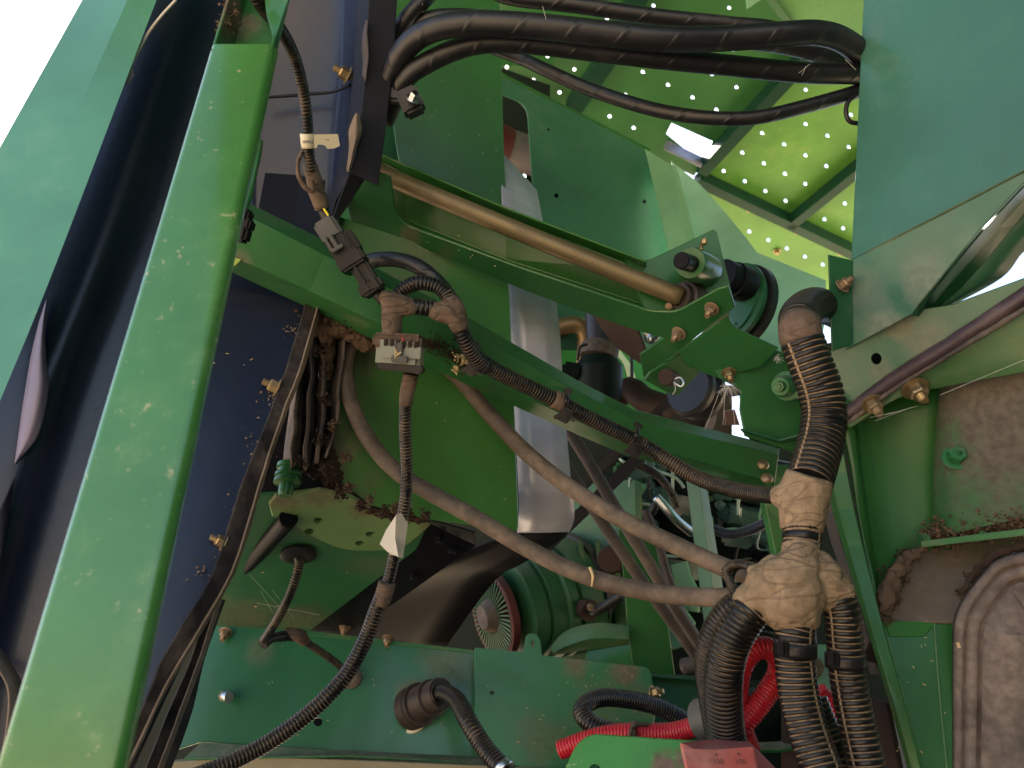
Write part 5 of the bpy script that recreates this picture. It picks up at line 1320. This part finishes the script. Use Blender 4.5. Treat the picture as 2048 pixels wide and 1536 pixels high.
dm_ = thing("diagonal_brace", (1840, 630, .93), "dark green diagonal brace meeting the large panel, sky behind it", "brace")
sheet("brace_faces", [[(1822, 630, .928), (1838, 606, .922), (1964, 452, .862), (2090, 318, .80)], [(1830, 632, .918), (1846, 610, .912), (1972, 456, .852), (2090, 332, .79)],
                      [(1845, 636, .95), (1900, 570, .93), (2000, 455, .89), (2090, 352, .85)], [(1848, 637, .96), (1925, 575, .94), (2028, 452, .90), (2090, 385, .87)]], M['green_dark'], dm_, t=.003, sub=2)
sheet("brace_flange", [[(1850, 636, .965), (1925, 575, .945), (2028, 452, .905), (2090, 385, .875)], [(1896, 616, .98), (2003, 556, .95), (2046, 505, .93), (2090, 480, .91)]], M['green_teal'], dm_, t=.003, sub=6, smooth=True, bev=0)

bb = thing("box_beam", (1690, 815, 1.0), "dusty grey green box beam rising to the right with a round hole", "beam")
pV = Pl((1665, 700, 1.0), (2048, 556, .85), (1690, 815, 1.0))
bbm = surf("box_beam_paint", (0.035, 0.12, 0.07), .34, .2, (0.30, 0.235, 0.19), [((1800, 650, .95), .025, .5), ((1760, 740, .97), .02, .3), ((1850, 690, .93), .035, .4)], up=.2, speck=.5, coat=.1)
plate("upper_face", pV, [(1640, 712), (1700, 680), (1823, 622), (1900, 610), (2090, 540), (2090, 560), (1688, 832), (1660, 832)], bbm, bb, t=.004, off=-.008, holes=[(1749, 719, 11, 12)], bev=.001)
plVb = Pl((1665, 700, 1.06), (2048, 556, .91), (1690, 815, 1.06))
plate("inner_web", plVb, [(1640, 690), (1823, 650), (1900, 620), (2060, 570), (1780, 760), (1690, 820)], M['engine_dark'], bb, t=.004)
sheet("light_blocking_sheet", [[(1700, 822, 1.03), (2100, 610, .87)], [(1700, 800, 1.6), (2100, 592, 1.45)]], M["green_dark"], bb, t=.004)  # hidden sheet added to keep sky light off the frame post
tube("rubber_lip", [(1684, 838, .995), (1780, 765, .95), (1900, 690, .90), (2000, 625, .86), (2100, 560, .83), (2400, 380, .74)], 34, surf("lip_rubber", (0.05, 0.032, 0.04), .42, .4, (0.2, 0.14, 0.125), up=.6, speck=.6), bb, seg=22, wob=.05)
tube("lip_edge", [(1688, 852, .985), (1780, 784, .94), (1900, 710, .89), (2000, 648, .85), (2100, 588, .82)], 10, M['rubber'], bb, seg=12, wob=.3)
sheet("lower_flange", [[(1690, 846, .99), (1790, 775, .95), (1900, 700, .90), (2100, 580, .83)], [(1696, 852, .97), (1790, 800, .95), (1885, 775, .92), (2100, 735, .84)]], surf("flange_paint", (0.045, 0.12, 0.045), .42, .4, (0.24, 0.19, 0.10), up=.5), bb, t=.004, sub=5, cross=3, smooth=True)
bolt(bb, (1745, 806, .955), Vector((-.02, -.45, -.9)), 30, M['zinc'])
bolt(bb, (1830, 776, .93), Vector((-.02, -.45, -.9)), 36, M['zinc'])
ai = thing("corner_angle", (1680, 700, .97), "narrow green corner angle with one rusty bolt left of the large panel", "angle")
pA_ = Pl((1657, 510, .965), (1706, 520, .965), (1680, 700, .98))
plate("angle_face", pA_, [(1657, 509), (1706, 521), (1704, 690), (1664, 703)], M['green_dark'], ai, t=.003, bev=.001)
bolt(ai, pA_.at(1684, 572, .002), Vector((.4, -.85, .1)), 22, M['zinc_dull'])

cp = thing("frame_post", (1842, 1600, .80), "wide green frame post with creased edges at the right of the conduits", "post")
cpm = surf("frame_post_paint", (0.030, 0.128, 0.028), .34, .12, MUD, [((1790, 1180, .9), .02, .8), ((1770, 1400, .85), .02, .3), ((1850, 1080, .95), .02, .8)], up=.2, speck=.6, coat=.1, dents=.6)
sheet("post_skin", [[(1612, 800, 1.03), (1664, 1019, .98), (1729, 1241, .90), (1783, 1424, .84), (1842, 1640, .79)], [(1625, 800, 1.0), (1676, 1019, .955), (1738, 1241, .88), (1792, 1424, .825), (1850, 1640, .775)],
                    [(1668, 800, .985), (1708, 1019, .94), (1762, 1241, .87), (1812, 1424, .815), (1866, 1640, .765)]],
      cpm, cp, t=.003, bev=.003, sub=3)
sheet("post_inner_fold", [[(1672, 800, 1.0), (1700, 934, .98), (1722, 1053, .955), (1748, 1160, .925), (1764, 1240, .905)], [(1700, 800, 1.0), (1718, 934, .98), (1735, 1053, .96), (1757, 1160, .94), (1772, 1240, .93)],
                          [(1735, 790, 1.03), (1742, 934, 1.01), (1756, 1053, .985), (1768, 1160, .955), (1780, 1240, .935)], [(1930, 740, 1.00), (1920, 934, .985), (1910, 1053, .965), (1900, 1160, .955), (1900, 1240, .95)]],
      cpm, cp, t=.003, sub=3, cross=4, smooth=True, bev=0)
tube("crease", [(1742, 880, 1.018), (1752, 990, 1.0), (1758, 1060, .984)], 4, M['green_dark'], cp, seg=8, taper=[(0, .3), (.8, 1), (1, .2)])
plKL = Pl((1732, 1241, .885), (1905, 1241, .87), (1850, 1600, .78))
plate("post_lower_face", plKL, [(1760, 1238), (1906, 1238), (1906, 1640), (1862, 1640), (1812, 1424)], cpm, cp, t=.003, bev=.001)
tube("crease", [plKL.at(1770, 1258, .001), plKL.at(1815, 1424, .001), plKL.at(1858, 1600, .001)], 4, M['green_light'], cp, seg=8)
tube("crease", [plKL.at(1868, 1244, .001), plKL.at(1880, 1400, .001), plKL.at(1896, 1560, .001)], 5, M['green_light'], cp, seg=8)
bolt(cp, plKL.at(1786, 1352, .001), plKL, 16, M['green'], 'hex')
plNp = Pl((1768, 1243, .878), (1870, 1243, .87), (1800, 1275, .868))
plate("doubler_plate", plNp, [(1766, 1242), (1876, 1242), (1848, 1274), (1780, 1274)], M['green_clean'], cp, t=.004, bev=.001)

pN = Pl((1760, 1240, .885), (1905, 1240, .865), (1900, 1085, .97))
lg = thing("sloping_ledge", pN.at(1830, 1180), "sloping ledge thick with brown dust between the post and the tank", "ledge")
plate("ledge_face", pN, [(1740, 1243), (1752, 1180), (1790, 1120), (1850, 1078), (2010, 1055), (2400, 1020), (2400, 1200), (1906, 1243)], M['dusty'], lg, t=.004, bev=.001)
scatter("ledge_mud", [(pN.at(1775, 1200, .004), .015, pN.n), (pN.at(1790, 1150, .004), .014, pN.n), (pN.at(1815, 1110, .004), .012, pN.n), (pN.at(1765, 1232, .004), .01, pN.n), (pN.at(1890, 1080, .004), .02, pN.n), (pN.at(1950, 1155, .002), .01, pN.n), (pN.at(1930, 1190, .002), .008, pN.n)],
        600, .0034, M['mud'], ("rough brown mud clods along the edge of the sloping ledge", "mud", None, "stuff"), 21)
mud_mass("mud_corner", [[(1768, 1232, .885, 22), (1775, 1195, .89, 34), (1792, 1150, .905, 30), (1822, 1112, .92, 20), (1860, 1088, .935, 10)]], M["mud"], "brown mud bank in the corner between frame post and sloping ledge", disp=.010)
mud_mass("mud_layer", [[(1865, 1072, .945, 16), (1900, 1066, .935, 24), (1950, 1058, .915, 24), (2010, 1048, .89, 26), (2100, 1032, .85, 30)]], M["mud"], "layer of mud on top of the thin green bar above the tank", disp=.008)
mud_mass("mud_seam", [[(1925, 1185, .86, 8), (1950, 1148, .87, 14), (1985, 1115, .875, 18), (2040, 1095, .86, 14), (2110, 1085, .83, 10)]], M["mud_dark"], "dark mud in the gap along the shoulder of the tank", disp=.006)
cr = sheet("dusty_side_plate", [[(1880, 740, .98), (1872, 840, .975), (1866, 950, .965), (1866, 1075, .95)], [(1890, 735, .965), (1884, 840, .96), (1879, 950, .95), (1880, 1070, .935)],
                           [(1940, 720, .93), (1935, 840, .925), (1930, 950, .915), (1930, 1062, .905)], [(2110, 690, .86), (2110, 840, .86), (2110, 950, .85), (2110, 1030, .84)], [(2560, 600, .74), (2560, 800, .74), (2560, 930, .73), (2560, 1020, .72)]],
      surf("side_plate_paint", (0.03, 0.12, 0.04), .5, .25, (0.13, 0.098, 0.085), [((1970, 780, .9), .13, .9), ((2050, 850, .87), .13, .9), ((1910, 760, .95), .06, .7), ((2010, 960, .88), .06, .6)], up=.5, speck=.6), None, t=.004, sub=4, cross=3, smooth=True,
      tagv=("green side plate clouded with brown dust above the tank", "plate"))
sb = thing("side_plate_bolt", (1910, 915, .93), "large green painted hex bolt on the dusty side plate", "bolt")
bolt(sb, (1910, 917, .93), Vector((-.2, -.95, .1)), 34, M['green_dusty'], 'hex')
gbar = thing("green_support_bar", (1843, 1085, .93), "thin green bar with a hooked end holding packed mud above the ledge", "bar")
bar("bar", (1848, 1088, .93), (2500, 1010, .72), .0075, .02, M['green_dusty'], gbar)
cbox("hook_end", 1848, 1078, .93, 14, 22, .02, -10, M['green_dusty'], gbar, .003)
bolt(gbar, (1966, 1072, .885), Vector((0, -.5, .8)), 14, M['green'], 'hex')
scatter("bar_mud", [((1890, 1068, .93), .018, None), ((1930, 1062, .915), .018, None), ((1980, 1055, .89), .018, None), ((2030, 1048, .87), .018, None), ((1870, 1060, .93), .012, None)], 500, .0036, M['mud'],
        ("packed red brown mud lying on the thin green bar", "mud", None, "stuff"), 22)

tk = thing("tank", (1905, 1536, .80), "big dusty brown moulded tank with rounded shoulder in the lower right corner", "tank")
def tk_line(o_, d0):
    # outline parallel to the tank's shoulder, o_ pixels inward
    return [(1898 + o_, 1660, d0 - .06), (1900 + o_, 1450, d0 - .02), (1903 + o_, 1290, d0), (1908 + o_ * 1.0, 1235 + o_ * .25, d0 + .005), (1926 + o_ * .92, 1195 + o_ * .45, d0 + .01), (1962 + o_ * .75, 1148 + o_ * .65, d0 + .015),
            (1995 + o_ * .5, 1116 + o_ * .85, d0 + .018), (2060 + o_ * .15, 1098 + o_, d0 + .0), (2140, 1090 + o_, d0 - .03), (2600, 1075 + o_, d0 - .14)]
sheet("shell", [tk_line(0, .86), tk_line(6, .833), tk_line(16, .826), tk_line(24, .826), tk_line(27, .832), tk_line(30, .832), tk_line(33, .825), tk_line(52, .821), tk_line(55, .829), tk_line(61, .829), tk_line(64, .818), tk_line(110, .808), tk_line(180, .80)],
      M['tank'], tk, t=.004, sub=4, smooth=True, bev=0)
strips("tank_straw", [((1915, 1285, .825), (1919, 1296, .823))], .003, M['straw'], ("pale seed husk stuck on the side of the tank", "husk", None, "stuff"))
# ================================================================== engine and drive behind
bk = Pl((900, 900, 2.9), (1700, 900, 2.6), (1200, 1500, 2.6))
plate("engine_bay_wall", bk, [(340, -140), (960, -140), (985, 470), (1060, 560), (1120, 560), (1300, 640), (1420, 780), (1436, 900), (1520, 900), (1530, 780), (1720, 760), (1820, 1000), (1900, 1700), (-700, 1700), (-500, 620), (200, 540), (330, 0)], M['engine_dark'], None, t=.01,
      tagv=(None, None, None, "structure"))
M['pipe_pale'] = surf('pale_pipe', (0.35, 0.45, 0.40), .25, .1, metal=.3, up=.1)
eg = thing("engine_block", (1400, 1200, 1.9), "teal grey engine block with ribs and bosses seen through the gap", "engine")
pe = Pl((1240, 900, 1.95), (1560, 960, 1.8), (1400, 1300, 1.85))
plate("block_face", pe, [(1180, 850), (1600, 930), (1640, 1360), (1200, 1360)], M['engine_dark'], eg, t=.05)
rnd = random.Random(4)
for x, y, w, h, a, mt in ((1290, 945, 60, 34, -14, 'engine'), (1360, 1010, 50, 40, 10, 'engine'), (1460, 990, 120, 26, 12, 'engine_dark'), (1480, 1030, 80, 40, 14, 'engine'), (1520, 950, 70, 22, 14, 'engine'), (1300, 1000, 30, 60, 8, 'engine'),
                          (1500, 1085, 110, 30, 10, 'engine'), (1350, 1140, 90, 40, 10, 'engine'), (1290, 1060, 40, 50, 0, 'engine_dark'), (1450, 940, 60, 22, 16, 'engine'), (1250, 960, 40, 70, 0, 'engine_green'), (1340, 900, 90, 22, 14, 'engine_dark')):
    cbox("casting", x, y, pe.d(x, y) - .03, w, h, .06, a, M[mt], eg, .008, tilt=(rnd.uniform(-20, 20), rnd.uniform(-20, 20)))
for x, y in ((1268, 925), (1310, 915), (1388, 995), (1420, 1040), (1492, 1060), (1330, 985), (1535, 1015), (1345, 1090), (1400, 905), (1270, 1010), (1300, 970), (1440, 1010)):
    bolt(eg, (x, y, pe.d(x, y) - .07), Vector((rnd.uniform(-.4, .2), -1, rnd.uniform(-.3, .3))), 14, M['engine'], 'hex')
for pts_ in ([(1300, 895, 1.7), (1305, 935, 1.7), (1350, 955, 1.68), (1368, 975, 1.68)], [(1340, 880, 1.72), (1345, 930, 1.7), (1345, 1010, 1.7)], [(1440, 978, 1.66), (1470, 968, 1.66), (1480, 950, 1.66)],
             [(1540, 990, 1.62), (1500, 988, 1.64), (1478, 1000, 1.65), (1476, 1030, 1.65)], [(1330, 1112, 1.68), (1358, 1112, 1.68), (1366, 1100, 1.68)], [(1230, 905, 1.72), (1250, 925, 1.7), (1290, 930, 1.7)], [(1260, 955, 1.7), (1262, 1000, 1.7), (1300, 1010, 1.7)]):
    tube("injector_pipe", pts_, 6, M['pipe_pale'], eg, seg=10)
for x, y in ((1476, 1022), (1345, 1000), (1298, 925)):
    cyl("pipe_nut", (x, y - 8, 1.66), (x, y + 10, 1.66), .009, M['engine'], eg, 8)
hose("engine_hose", [(1255, 925, 1.6), (1290, 935, 1.6), (1320, 955, 1.6), (1345, 990, 1.6), (1355, 1015, 1.6)], 17, M['loom'], "black ribbed hose curving over the engine block", rib=4.5, prof=RIBF)
shh = hose("metal_hose", [(1312, 994, 1.56), (1335, 1020, 1.55), (1355, 1042, 1.55), (1385, 1066, 1.56)], 19, M['steel'], "silver sleeved hose in front of the engine", seg=16)
hose("filler_handle", [(1318, 995, 1.57), (1308, 1015, 1.57), (1298, 1035, 1.58), (1288, 1052, 1.58)], 16, M['plastic'], "short black elbow beside the silver hose", "elbow")
tube("blue_grey_conduit", [(1425, 1058, 1.55), (1460, 1068, 1.54), (1500, 1060, 1.53), (1550, 1036, 1.5)], 21, M['loom_grey'], None, rib=4.5, seg=16, prof=RIBF, tagv=("blue grey ribbed conduit behind the pale green upright", "conduit"))
ep = thing("pale_upright", (1440, 1260, 1.42), "green upright angle with a pale lit edge behind the brown hoses", "upright")
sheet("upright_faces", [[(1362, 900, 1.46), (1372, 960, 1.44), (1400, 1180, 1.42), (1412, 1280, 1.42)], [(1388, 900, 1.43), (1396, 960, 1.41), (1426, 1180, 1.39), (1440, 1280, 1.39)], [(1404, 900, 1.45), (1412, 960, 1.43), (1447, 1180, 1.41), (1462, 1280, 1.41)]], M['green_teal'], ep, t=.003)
e3 = thing("rear_upright", (1570, 1120, 1.2), "plain green upright between the pale upright and the taped joint", "upright")
sheet("upright_faces", [[(1505, 930, 1.26), (1520, 1010, 1.25), (1545, 1130, 1.24), (1560, 1200, 1.24)], [(1516, 930, 1.24), (1531, 1010, 1.23), (1556, 1130, 1.22), (1571, 1200, 1.22)], [(1620, 930, 1.2), (1620, 1010, 1.2), (1630, 1130, 1.2), (1640, 1200, 1.2)]], M['green'], e3, t=.003)
e5 = thing("channel_rib", (1700, 1100, 1.05), "dusty brown channel edge between the taped joint and the frame post", "channel")
sheet("channel_face", [[(1640, 1000, 1.1), (1660, 1080, 1.08), (1690, 1170, 1.05), (1740, 1350, 1.0)], [(1662, 1000, 1.08), (1680, 1080, 1.06), (1708, 1170, 1.03), (1756, 1350, .99)]], M['hose_dim'], e5, t=.003)
pgp = Pl((1240, 1090, 1.5), (1313, 1090, 1.5), (1300, 1350, 1.46))
plate("gearbox_side_plate", pgp, [(1236, 1060), (1305, 1064), (1318, 1120), (1332, 1220), (1350, 1352), (1268, 1350), (1256, 1260), (1244, 1120)], M['green'], None, t=.005, tagv=("plain bright green plate behind the steep hoses", "plate"))
rnd = random.Random(9)
for k in range(46):
    x = rnd.uniform(1215, 1555); y = 905 + (x - 1215) * .12 + rnd.uniform(0, 300)
    w = rnd.uniform(14, 46); h = rnd.uniform(10, 34)
    dd = pe.d(x, y) - rnd.uniform(.04, .16)
    if k % 3 == 0: cyl("casting_boss", (x, y, dd + .04), (x + rnd.uniform(-14, 14), y + rnd.uniform(-14, 10), dd - .02), m(h, dd) / 2, M[rnd.choice(['engine', 'engine_dark', 'green_pale'])], eg, 14)
    else: cbox("casting", x, y, dd, w, h, .05, rnd.choice([-14, 10, 14, 80]) + rnd.uniform(-6, 6), M[rnd.choice(['engine', 'engine', 'engine_dark', 'engine_dark', 'dark_sheet', 'green_pale'])], eg, .006, tilt=(rnd.uniform(-25, 25), rnd.uniform(-25, 25)))
for k in range(12):
    x = rnd.uniform(1230, 1530); y = 900 + (x - 1215) * .14 + rnd.uniform(0, 230); dd = pe.d(x, y) - .2
    q = [(x, y, dd), (x + rnd.uniform(-6, 6), y + rnd.uniform(20, 45), dd)]
    q.append((q[1][0] + rnd.uniform(14, 50), q[1][1] + rnd.uniform(-4, 12), dd + .02)); q.append((q[2][0] + rnd.uniform(-4, 14), q[2][1] + rnd.uniform(8, 24), dd + .05))
    tube("injector_pipe", q, 4.5, M[rnd.choice(['engine', 'green_pale', 'plastic'])], eg, seg=8)
# brackets seen bright behind the hoses
for i, (pts_, hs_, lab) in enumerate((([(1340, 1130), (1372, 1122), (1380, 1150), (1400, 1190), (1395, 1225), (1362, 1220)], [(1362, 1180, 7)], "pale cast bracket with one hole, upper one behind the hoses"),
                                       ([(1325, 1225), (1362, 1210), (1388, 1245), (1380, 1290), (1345, 1300), (1328, 1270)], [(1345, 1245, 8)], "pale cast bracket with one hole, lower one behind the hoses"),
                                       ([(1395, 1110), (1430, 1115), (1440, 1200), (1405, 1215)], [(1412, 1190, 5)], "pale flat lug beside the pale upright"))):
    pc = Pl((1330, 1130, 1.66 - i * .02), (1400, 1130, 1.62 - i * .02), (1360, 1300, 1.6 - i * .02))
    plate("cast_bracket", pc, pts_, M['green_pale'], None, t=.012, bev=.003, holes=hs_, tagv=(lab, "bracket", "pale cast brackets behind the hoses"))
# bell housing
bh_ = thing("bell_housing", (1190, 1300, 1.75), "dirty green bell housing casting with ribs behind the lower brown hose", "casting")
pbh = Pl((1140, 1100, 1.75), (1260, 1100, 1.65), (1200, 1320, 1.62))
ebm = surf("bell_casting", (0.04, 0.13, 0.05), .45, .4, (0.22, 0.18, 0.09), up=.4)
plate("casting_wall", pbh, [(1040, 960), (1270, 960), (1280, 1360), (1080, 1360)], ebm, bh_, t=.03)
for x0, y0, x1, y1 in ((1160, 1080, 1176, 1200), (1196, 1080, 1206, 1190), (1225, 1060, 1240, 1180)):
    bar("casting_rib", (x0, y0, 1.66), (x1, y1, 1.63), .012, .03, ebm, bh_, bev=.004)
cbox("boss_pad", 1184, 1222, 1.62, 75, 52, .05, 4, ebm, bh_, .01)
lathe("boss_cap", (1228, 1118, 1.62), (1220, 1120, 1.56), [(0, .03), (.8, .03), (1, .025)], M['rust_brown'], bh_)
sheet("curved_lip", [[(1098, 1296, 1.5), (1130, 1262, 1.5), (1190, 1245, 1.48), (1258, 1250, 1.46)], [(1105, 1306, 1.46), (1140, 1290, 1.46), (1190, 1276, 1.44), (1258, 1278, 1.42)], [(1110, 1310, 1.5), (1150, 1304, 1.5), (1200, 1298, 1.48), (1258, 1290, 1.46)]], ebm, bh_, t=.006, sub=5, smooth=True, bev=.002)
pan = plate("oil_pan", Pl((1180, 1290, 1.55), (1260, 1290, 1.5), (1200, 1350, 1.5)), [(1170, 1300), (1262, 1285), (1270, 1360), (1165, 1360)], M['green_clean'], None, t=.02, bev=.004, tagv=("glossy green sump corner right above the slotted plate", "sump"))
hs2 = thing("clamped_hose", (1190, 1220, 1.56), "short black elbow hose with a clamp on the bell housing", "hose")
tube("elbow", [(1170, 1218, 1.6), (1185, 1222, 1.55), (1205, 1215, 1.53), (1245, 1190, 1.5)], 20, M['plastic'], hs2)
tube("clamp", [(1168, 1215, 1.58), (1180, 1222, 1.56)], 42, M['rust_brown'], hs2, wob=.1)
bolt(hs2, (1181, 1214, 1.53), Vector((0, -1, .2)), 10, M['zinc_dull'], 'hex')
# fan / pulleys
Cw = P(1000, 1226, 1.62); Aw = (RT * .84 + FWD * .50 + UP * .08).normalized()
fw = thing("finned_wheel", Cw, "finned green wheel with a worn red rim half hidden by the dark underside", "wheel")
def ring(name, s0, s1, prof, mt, par, seg=56): return lathe(name, Cw + Aw * s0, Cw + Aw * s1, prof, mt, par, seg)
ring("red_rim", -.022, -.003, [(.7, .001), (.7, .078), (.1, .080), (0, .083), (0, .090), (.1, .093), (.95, .093), (1, .09)], M['rust_red'], fw)
ring("back_disc", -.002, .0, [(0, .085), (1, .085)], M['engine_dark'], fw)
ring("hub_cone", -.045, .02, [(0, .025), (.3, .036), (1, .04)], M['dusty'], fw)
bmx = bmesh.new()
fx = Aw.cross(UP).normalized(); fy = Aw.cross(fx)
for k in range(48):
    a = 2 * math.pi * k / 48
    rd_ = fx * math.cos(a) + fy * math.sin(a); tg = Aw.cross(rd_)
    vs = [Cw - Aw * .026 + rd_ * .038 + tg * .0012, Cw - Aw * .026 + rd_ * .038 - tg * .0012, Cw - Aw * .024 + rd_ * .082 - tg * .002, Cw - Aw * .024 + rd_ * .090 + tg * .002]
    w0 = [bmx.verts.new(v) for v in vs]; w1 = [bmx.verts.new(v + Aw * .02) for v in vs]
    bmx.faces.new(w0); bmx.faces.new(list(reversed(w1)))
    for j in range(4): bmx.faces.new((w0[j], w0[(j + 1) % 4], w1[(j + 1) % 4], w1[j]))
bmesh.ops.recalc_face_normals(bmx, faces=bmx.faces)
fn = link_bm("fin", bmx, M['green_dark'], fw)
ring("drum", .02, .10, [(0, .09), (.05, .112), (.45, .114), (.5, .108), (.56, .108), (.6, .116), (1, .118)], M['engine_green'], fw)
ring("drum_band", .10, .19, [(0, .118), (.06, .126), (.3, .126), (.32, .118), (.4, .118), (.42, .128), (1, .13)], M['engine_green'], fw)
ring("black_belt_band", .19, .21, [(0, .13), (.1, .136), (.9, .136), (1, .13)], M['plastic'], fw)
# upper gap, behind the bracket
tube("brass_pipe", [(1080, 668, 1.62), (1120, 655, 1.62), (1155, 650, 1.62), (1172, 672, 1.62), (1170, 720, 1.62), (1168, 760, 1.62)], 36, surf("bronze_paint", (0.22, 0.15, 0.075), .4, .35, (0.2, 0.14, 0.08), metal=.5, up=.3), None, seg=20, tagv=("bent bronze coloured pipe behind the galvanised guard", "pipe"))
ac = thing("air_intake", (1190, 800, 1.5), "black round intake duct with a clamped bulb above the crossing beam", "duct")
lathe("duct", (1200, 600, 1.55), (1205, 705, 1.52), [(0, .032), (1, .032)], M['plastic'], ac)
lathe("clamp_ring", (1200, 690, 1.52), (1196, 716, 1.51), [(0, .036), (.3, .040), (.7, .040), (1, .038)], M['rubber'], ac)
lathe("bulb", (1198, 712, 1.51), (1196, 812, 1.5), [(0, .034), (.12, .042), (.2, .048), (.85, .048), (1, .035)], M['engine_dark'], ac)
tube("strap_ring", [(1155, 720, 1.46), (1160, 695, 1.45), (1175, 688, 1.45)], 6, M['plastic'], ac, seg=10)
cbox("valve_cap", 1142, 742, 1.5, 40, 34, .05, 10, M['engine_dark'], ac, .012)
plate("red_brown_gusset", Pl((1185, 630, 1.45), (1280, 700, 1.42), (1230, 700, 1.46)), [(1180, 622), (1275, 660), (1290, 700), (1280, 728), (1228, 692), (1205, 660)], M['rust_brown'], None, t=.006, tagv=("tapered rust brown gusset under the upper beam", "gusset"))
pz = Pl((1120, 600, 2.1), (1300, 640, 2.05), (1200, 850, 1.95))
plate("rear_green_wall", pz, [(1090, 560), (1340, 600), (1345, 830), (1240, 860), (1080, 760)], M['green_clean'], None, t=.005, tagv=("bright green wall sheet deep behind the intake duct", "wall sheet"))
sheet("cream_strip", [[(1228, 705, 1.9), (1250, 730, 1.88), (1262, 800, 1.86)], [(1240, 700, 1.9), (1266, 738, 1.88), (1280, 800, 1.86)]], M['label'], None, t=.004, sub=4, smooth=True, tagv=("curved cream coloured strip right of the intake duct", "strip"))
tube("dark_rod", [(1263, 690, 1.7), (1264, 770, 1.68)], 7, M['plastic'], None, seg=10, tagv=("thin upright black rod beside the cream strip", "rod"))
tube("brown_pipe", [(1225, 800, 1.6), (1260, 778, 1.58), (1290, 800, 1.55), (1340, 818, 1.5), (1420, 850, 1.45)], 52, M['rust_brown'], None, seg=24, tagv=("thick brown pipe crossing low behind the crossing beam", "pipe"))
bolt(ac, (1302, 672, 1.25), Vector((0, -.6, -.7)), 22, M['steel'])
tube("pale_strut", [(1372, 870, 1.6), (1395, 830, 1.6), (1418, 780, 1.6)], 20, M['green_pale'], None, seg=4, tagv=("pale green strut behind the two drive belts", "strut"))
sheet("red_scrap", [[(1448, 822, 1.75), (1452, 850, 1.74)], [(1470, 818, 1.75), (1480, 850, 1.74)]], M['rust_red'], None, t=.003, tagv=("small red part in the bright gap left of the support bracket", "part"))
sheet("curled_shroud", [[(1425, 772, 1.5), (1460, 770, 1.48), (1488, 778, 1.46)], [(1428, 790, 1.47), (1460, 792, 1.45), (1482, 788, 1.44)]], M['hose_dim'], None, t=.003, sub=4, smooth=True, tagv=("curled grey shroud edge under the gold bolt", "shroud"))
cbox("brown_rear_block", 1425, 840, 1.9, 60, 120, .1, 0, M['rust_brown'], None, .01, tagv=("brown block left of the bright gap", "block"))

# ================================================================== chaff, cobwebs
rnd = random.Random(11)
seg_ = []
def chaff(pl_, x0, y0, x1, y1, n, L=.005, off=.0015):
    for _ in range(n):
        x, y = rnd.uniform(x0, x1), rnd.uniform(y0, y1)
        if pl_ is pg and False: continue
        c = pl_.at(x, y, off); a = rnd.uniform(0, math.pi); l_ = L * rnd.uniform(.3, 1.2)
        v = (pl_.u * math.cos(a) + pl_.v * math.sin(a)) * l_
        seg_.append((c - v / 2, c + v / 2 + pl_.n * rnd.uniform(0, .001), rnd.uniform(.0004, .0011)))
chaff(pg, 760, 560, 1010, 1000, 14, .004); chaff(pu, 500, 1040, 780, 1220, 12, .005); chaff(plL, 440, 1290, 930, 1470, 18, .004)
chaff(pl3, 970, 1340, 1280, 1500, 30, .005); chaff(FPl, 820, 470, 1010, 540, 12, .003); chaff(plKL, 1790, 1260, 1890, 1520, 14, .004)
chaff(pr, 330, 700, 560, 800, 10, .004); chaff(pa, 800, 120, 1000, 400, 18, .003)
strips("straw_dust", seg_, .001, M['straw'], ("scattered splinters of straw clinging to the green panels", "straw", None, "stuff"))
wb = []
def web(cx, cy, d, r_, n, bias=(0, 0)):
    c = P(cx, cy, d)
    for _ in range(n):
        a = rnd.uniform(0, 2 * math.pi); l_ = m(r_, d) * rnd.uniform(.4, 1)
        a2 = a + rnd.uniform(-.8, .8)
        s_ = c + (RT * math.cos(a2) + UP * math.sin(a2)) * l_ * .4 * rnd.random()
        e_ = c + (RT * (math.cos(a) + bias[0]) + UP * (math.sin(a) + bias[1]) + FWD * rnd.uniform(-.3, .3)) * l_
        wb.append((s_, e_, rnd.uniform(.00018, .0004)))
web(1458, 772, 1.02, 26, 40, (0, -.6)); web(1556, 715, 1.0, 12, 26, (.2, -.2))
for x0, y0, x1, y1, d in ((1740, 835, 1800, 822, .93), (1750, 842, 1822, 815, .93), (1770, 830, 1835, 812, .92), (1690, 118, 1712, 140, .97), (1598, 146, 1620, 128, .95), (1604, 150, 1612, 132, .95), (1085, 12, 1092, 38, .90), (545, 1180, 590, 1240, 1.2), (480, 1200, 640, 1230, 1.25), (520, 1180, 545, 1225, 1.2)):
    wb.append((P(x0, y0, d), P(x1, y1, d), .00035))
for x0, y0, x1, y1, d in ((1440, 780, 1410, 860, 1.05), (1450, 785, 1446, 850, 1.05), (1462, 785, 1470, 850, 1.05), (1880, 790, 2048, 720, .85), (500, 1150, 560, 1215, 1.15)):
    wb.append((P(x0, y0, d), P(x1, y1, d), .0004))
strips("cobweb", wb, .0004, M['web'], ("wisps of cobweb strung between bolts, hoses and sheet edges", "cobweb", None, "stuff"))
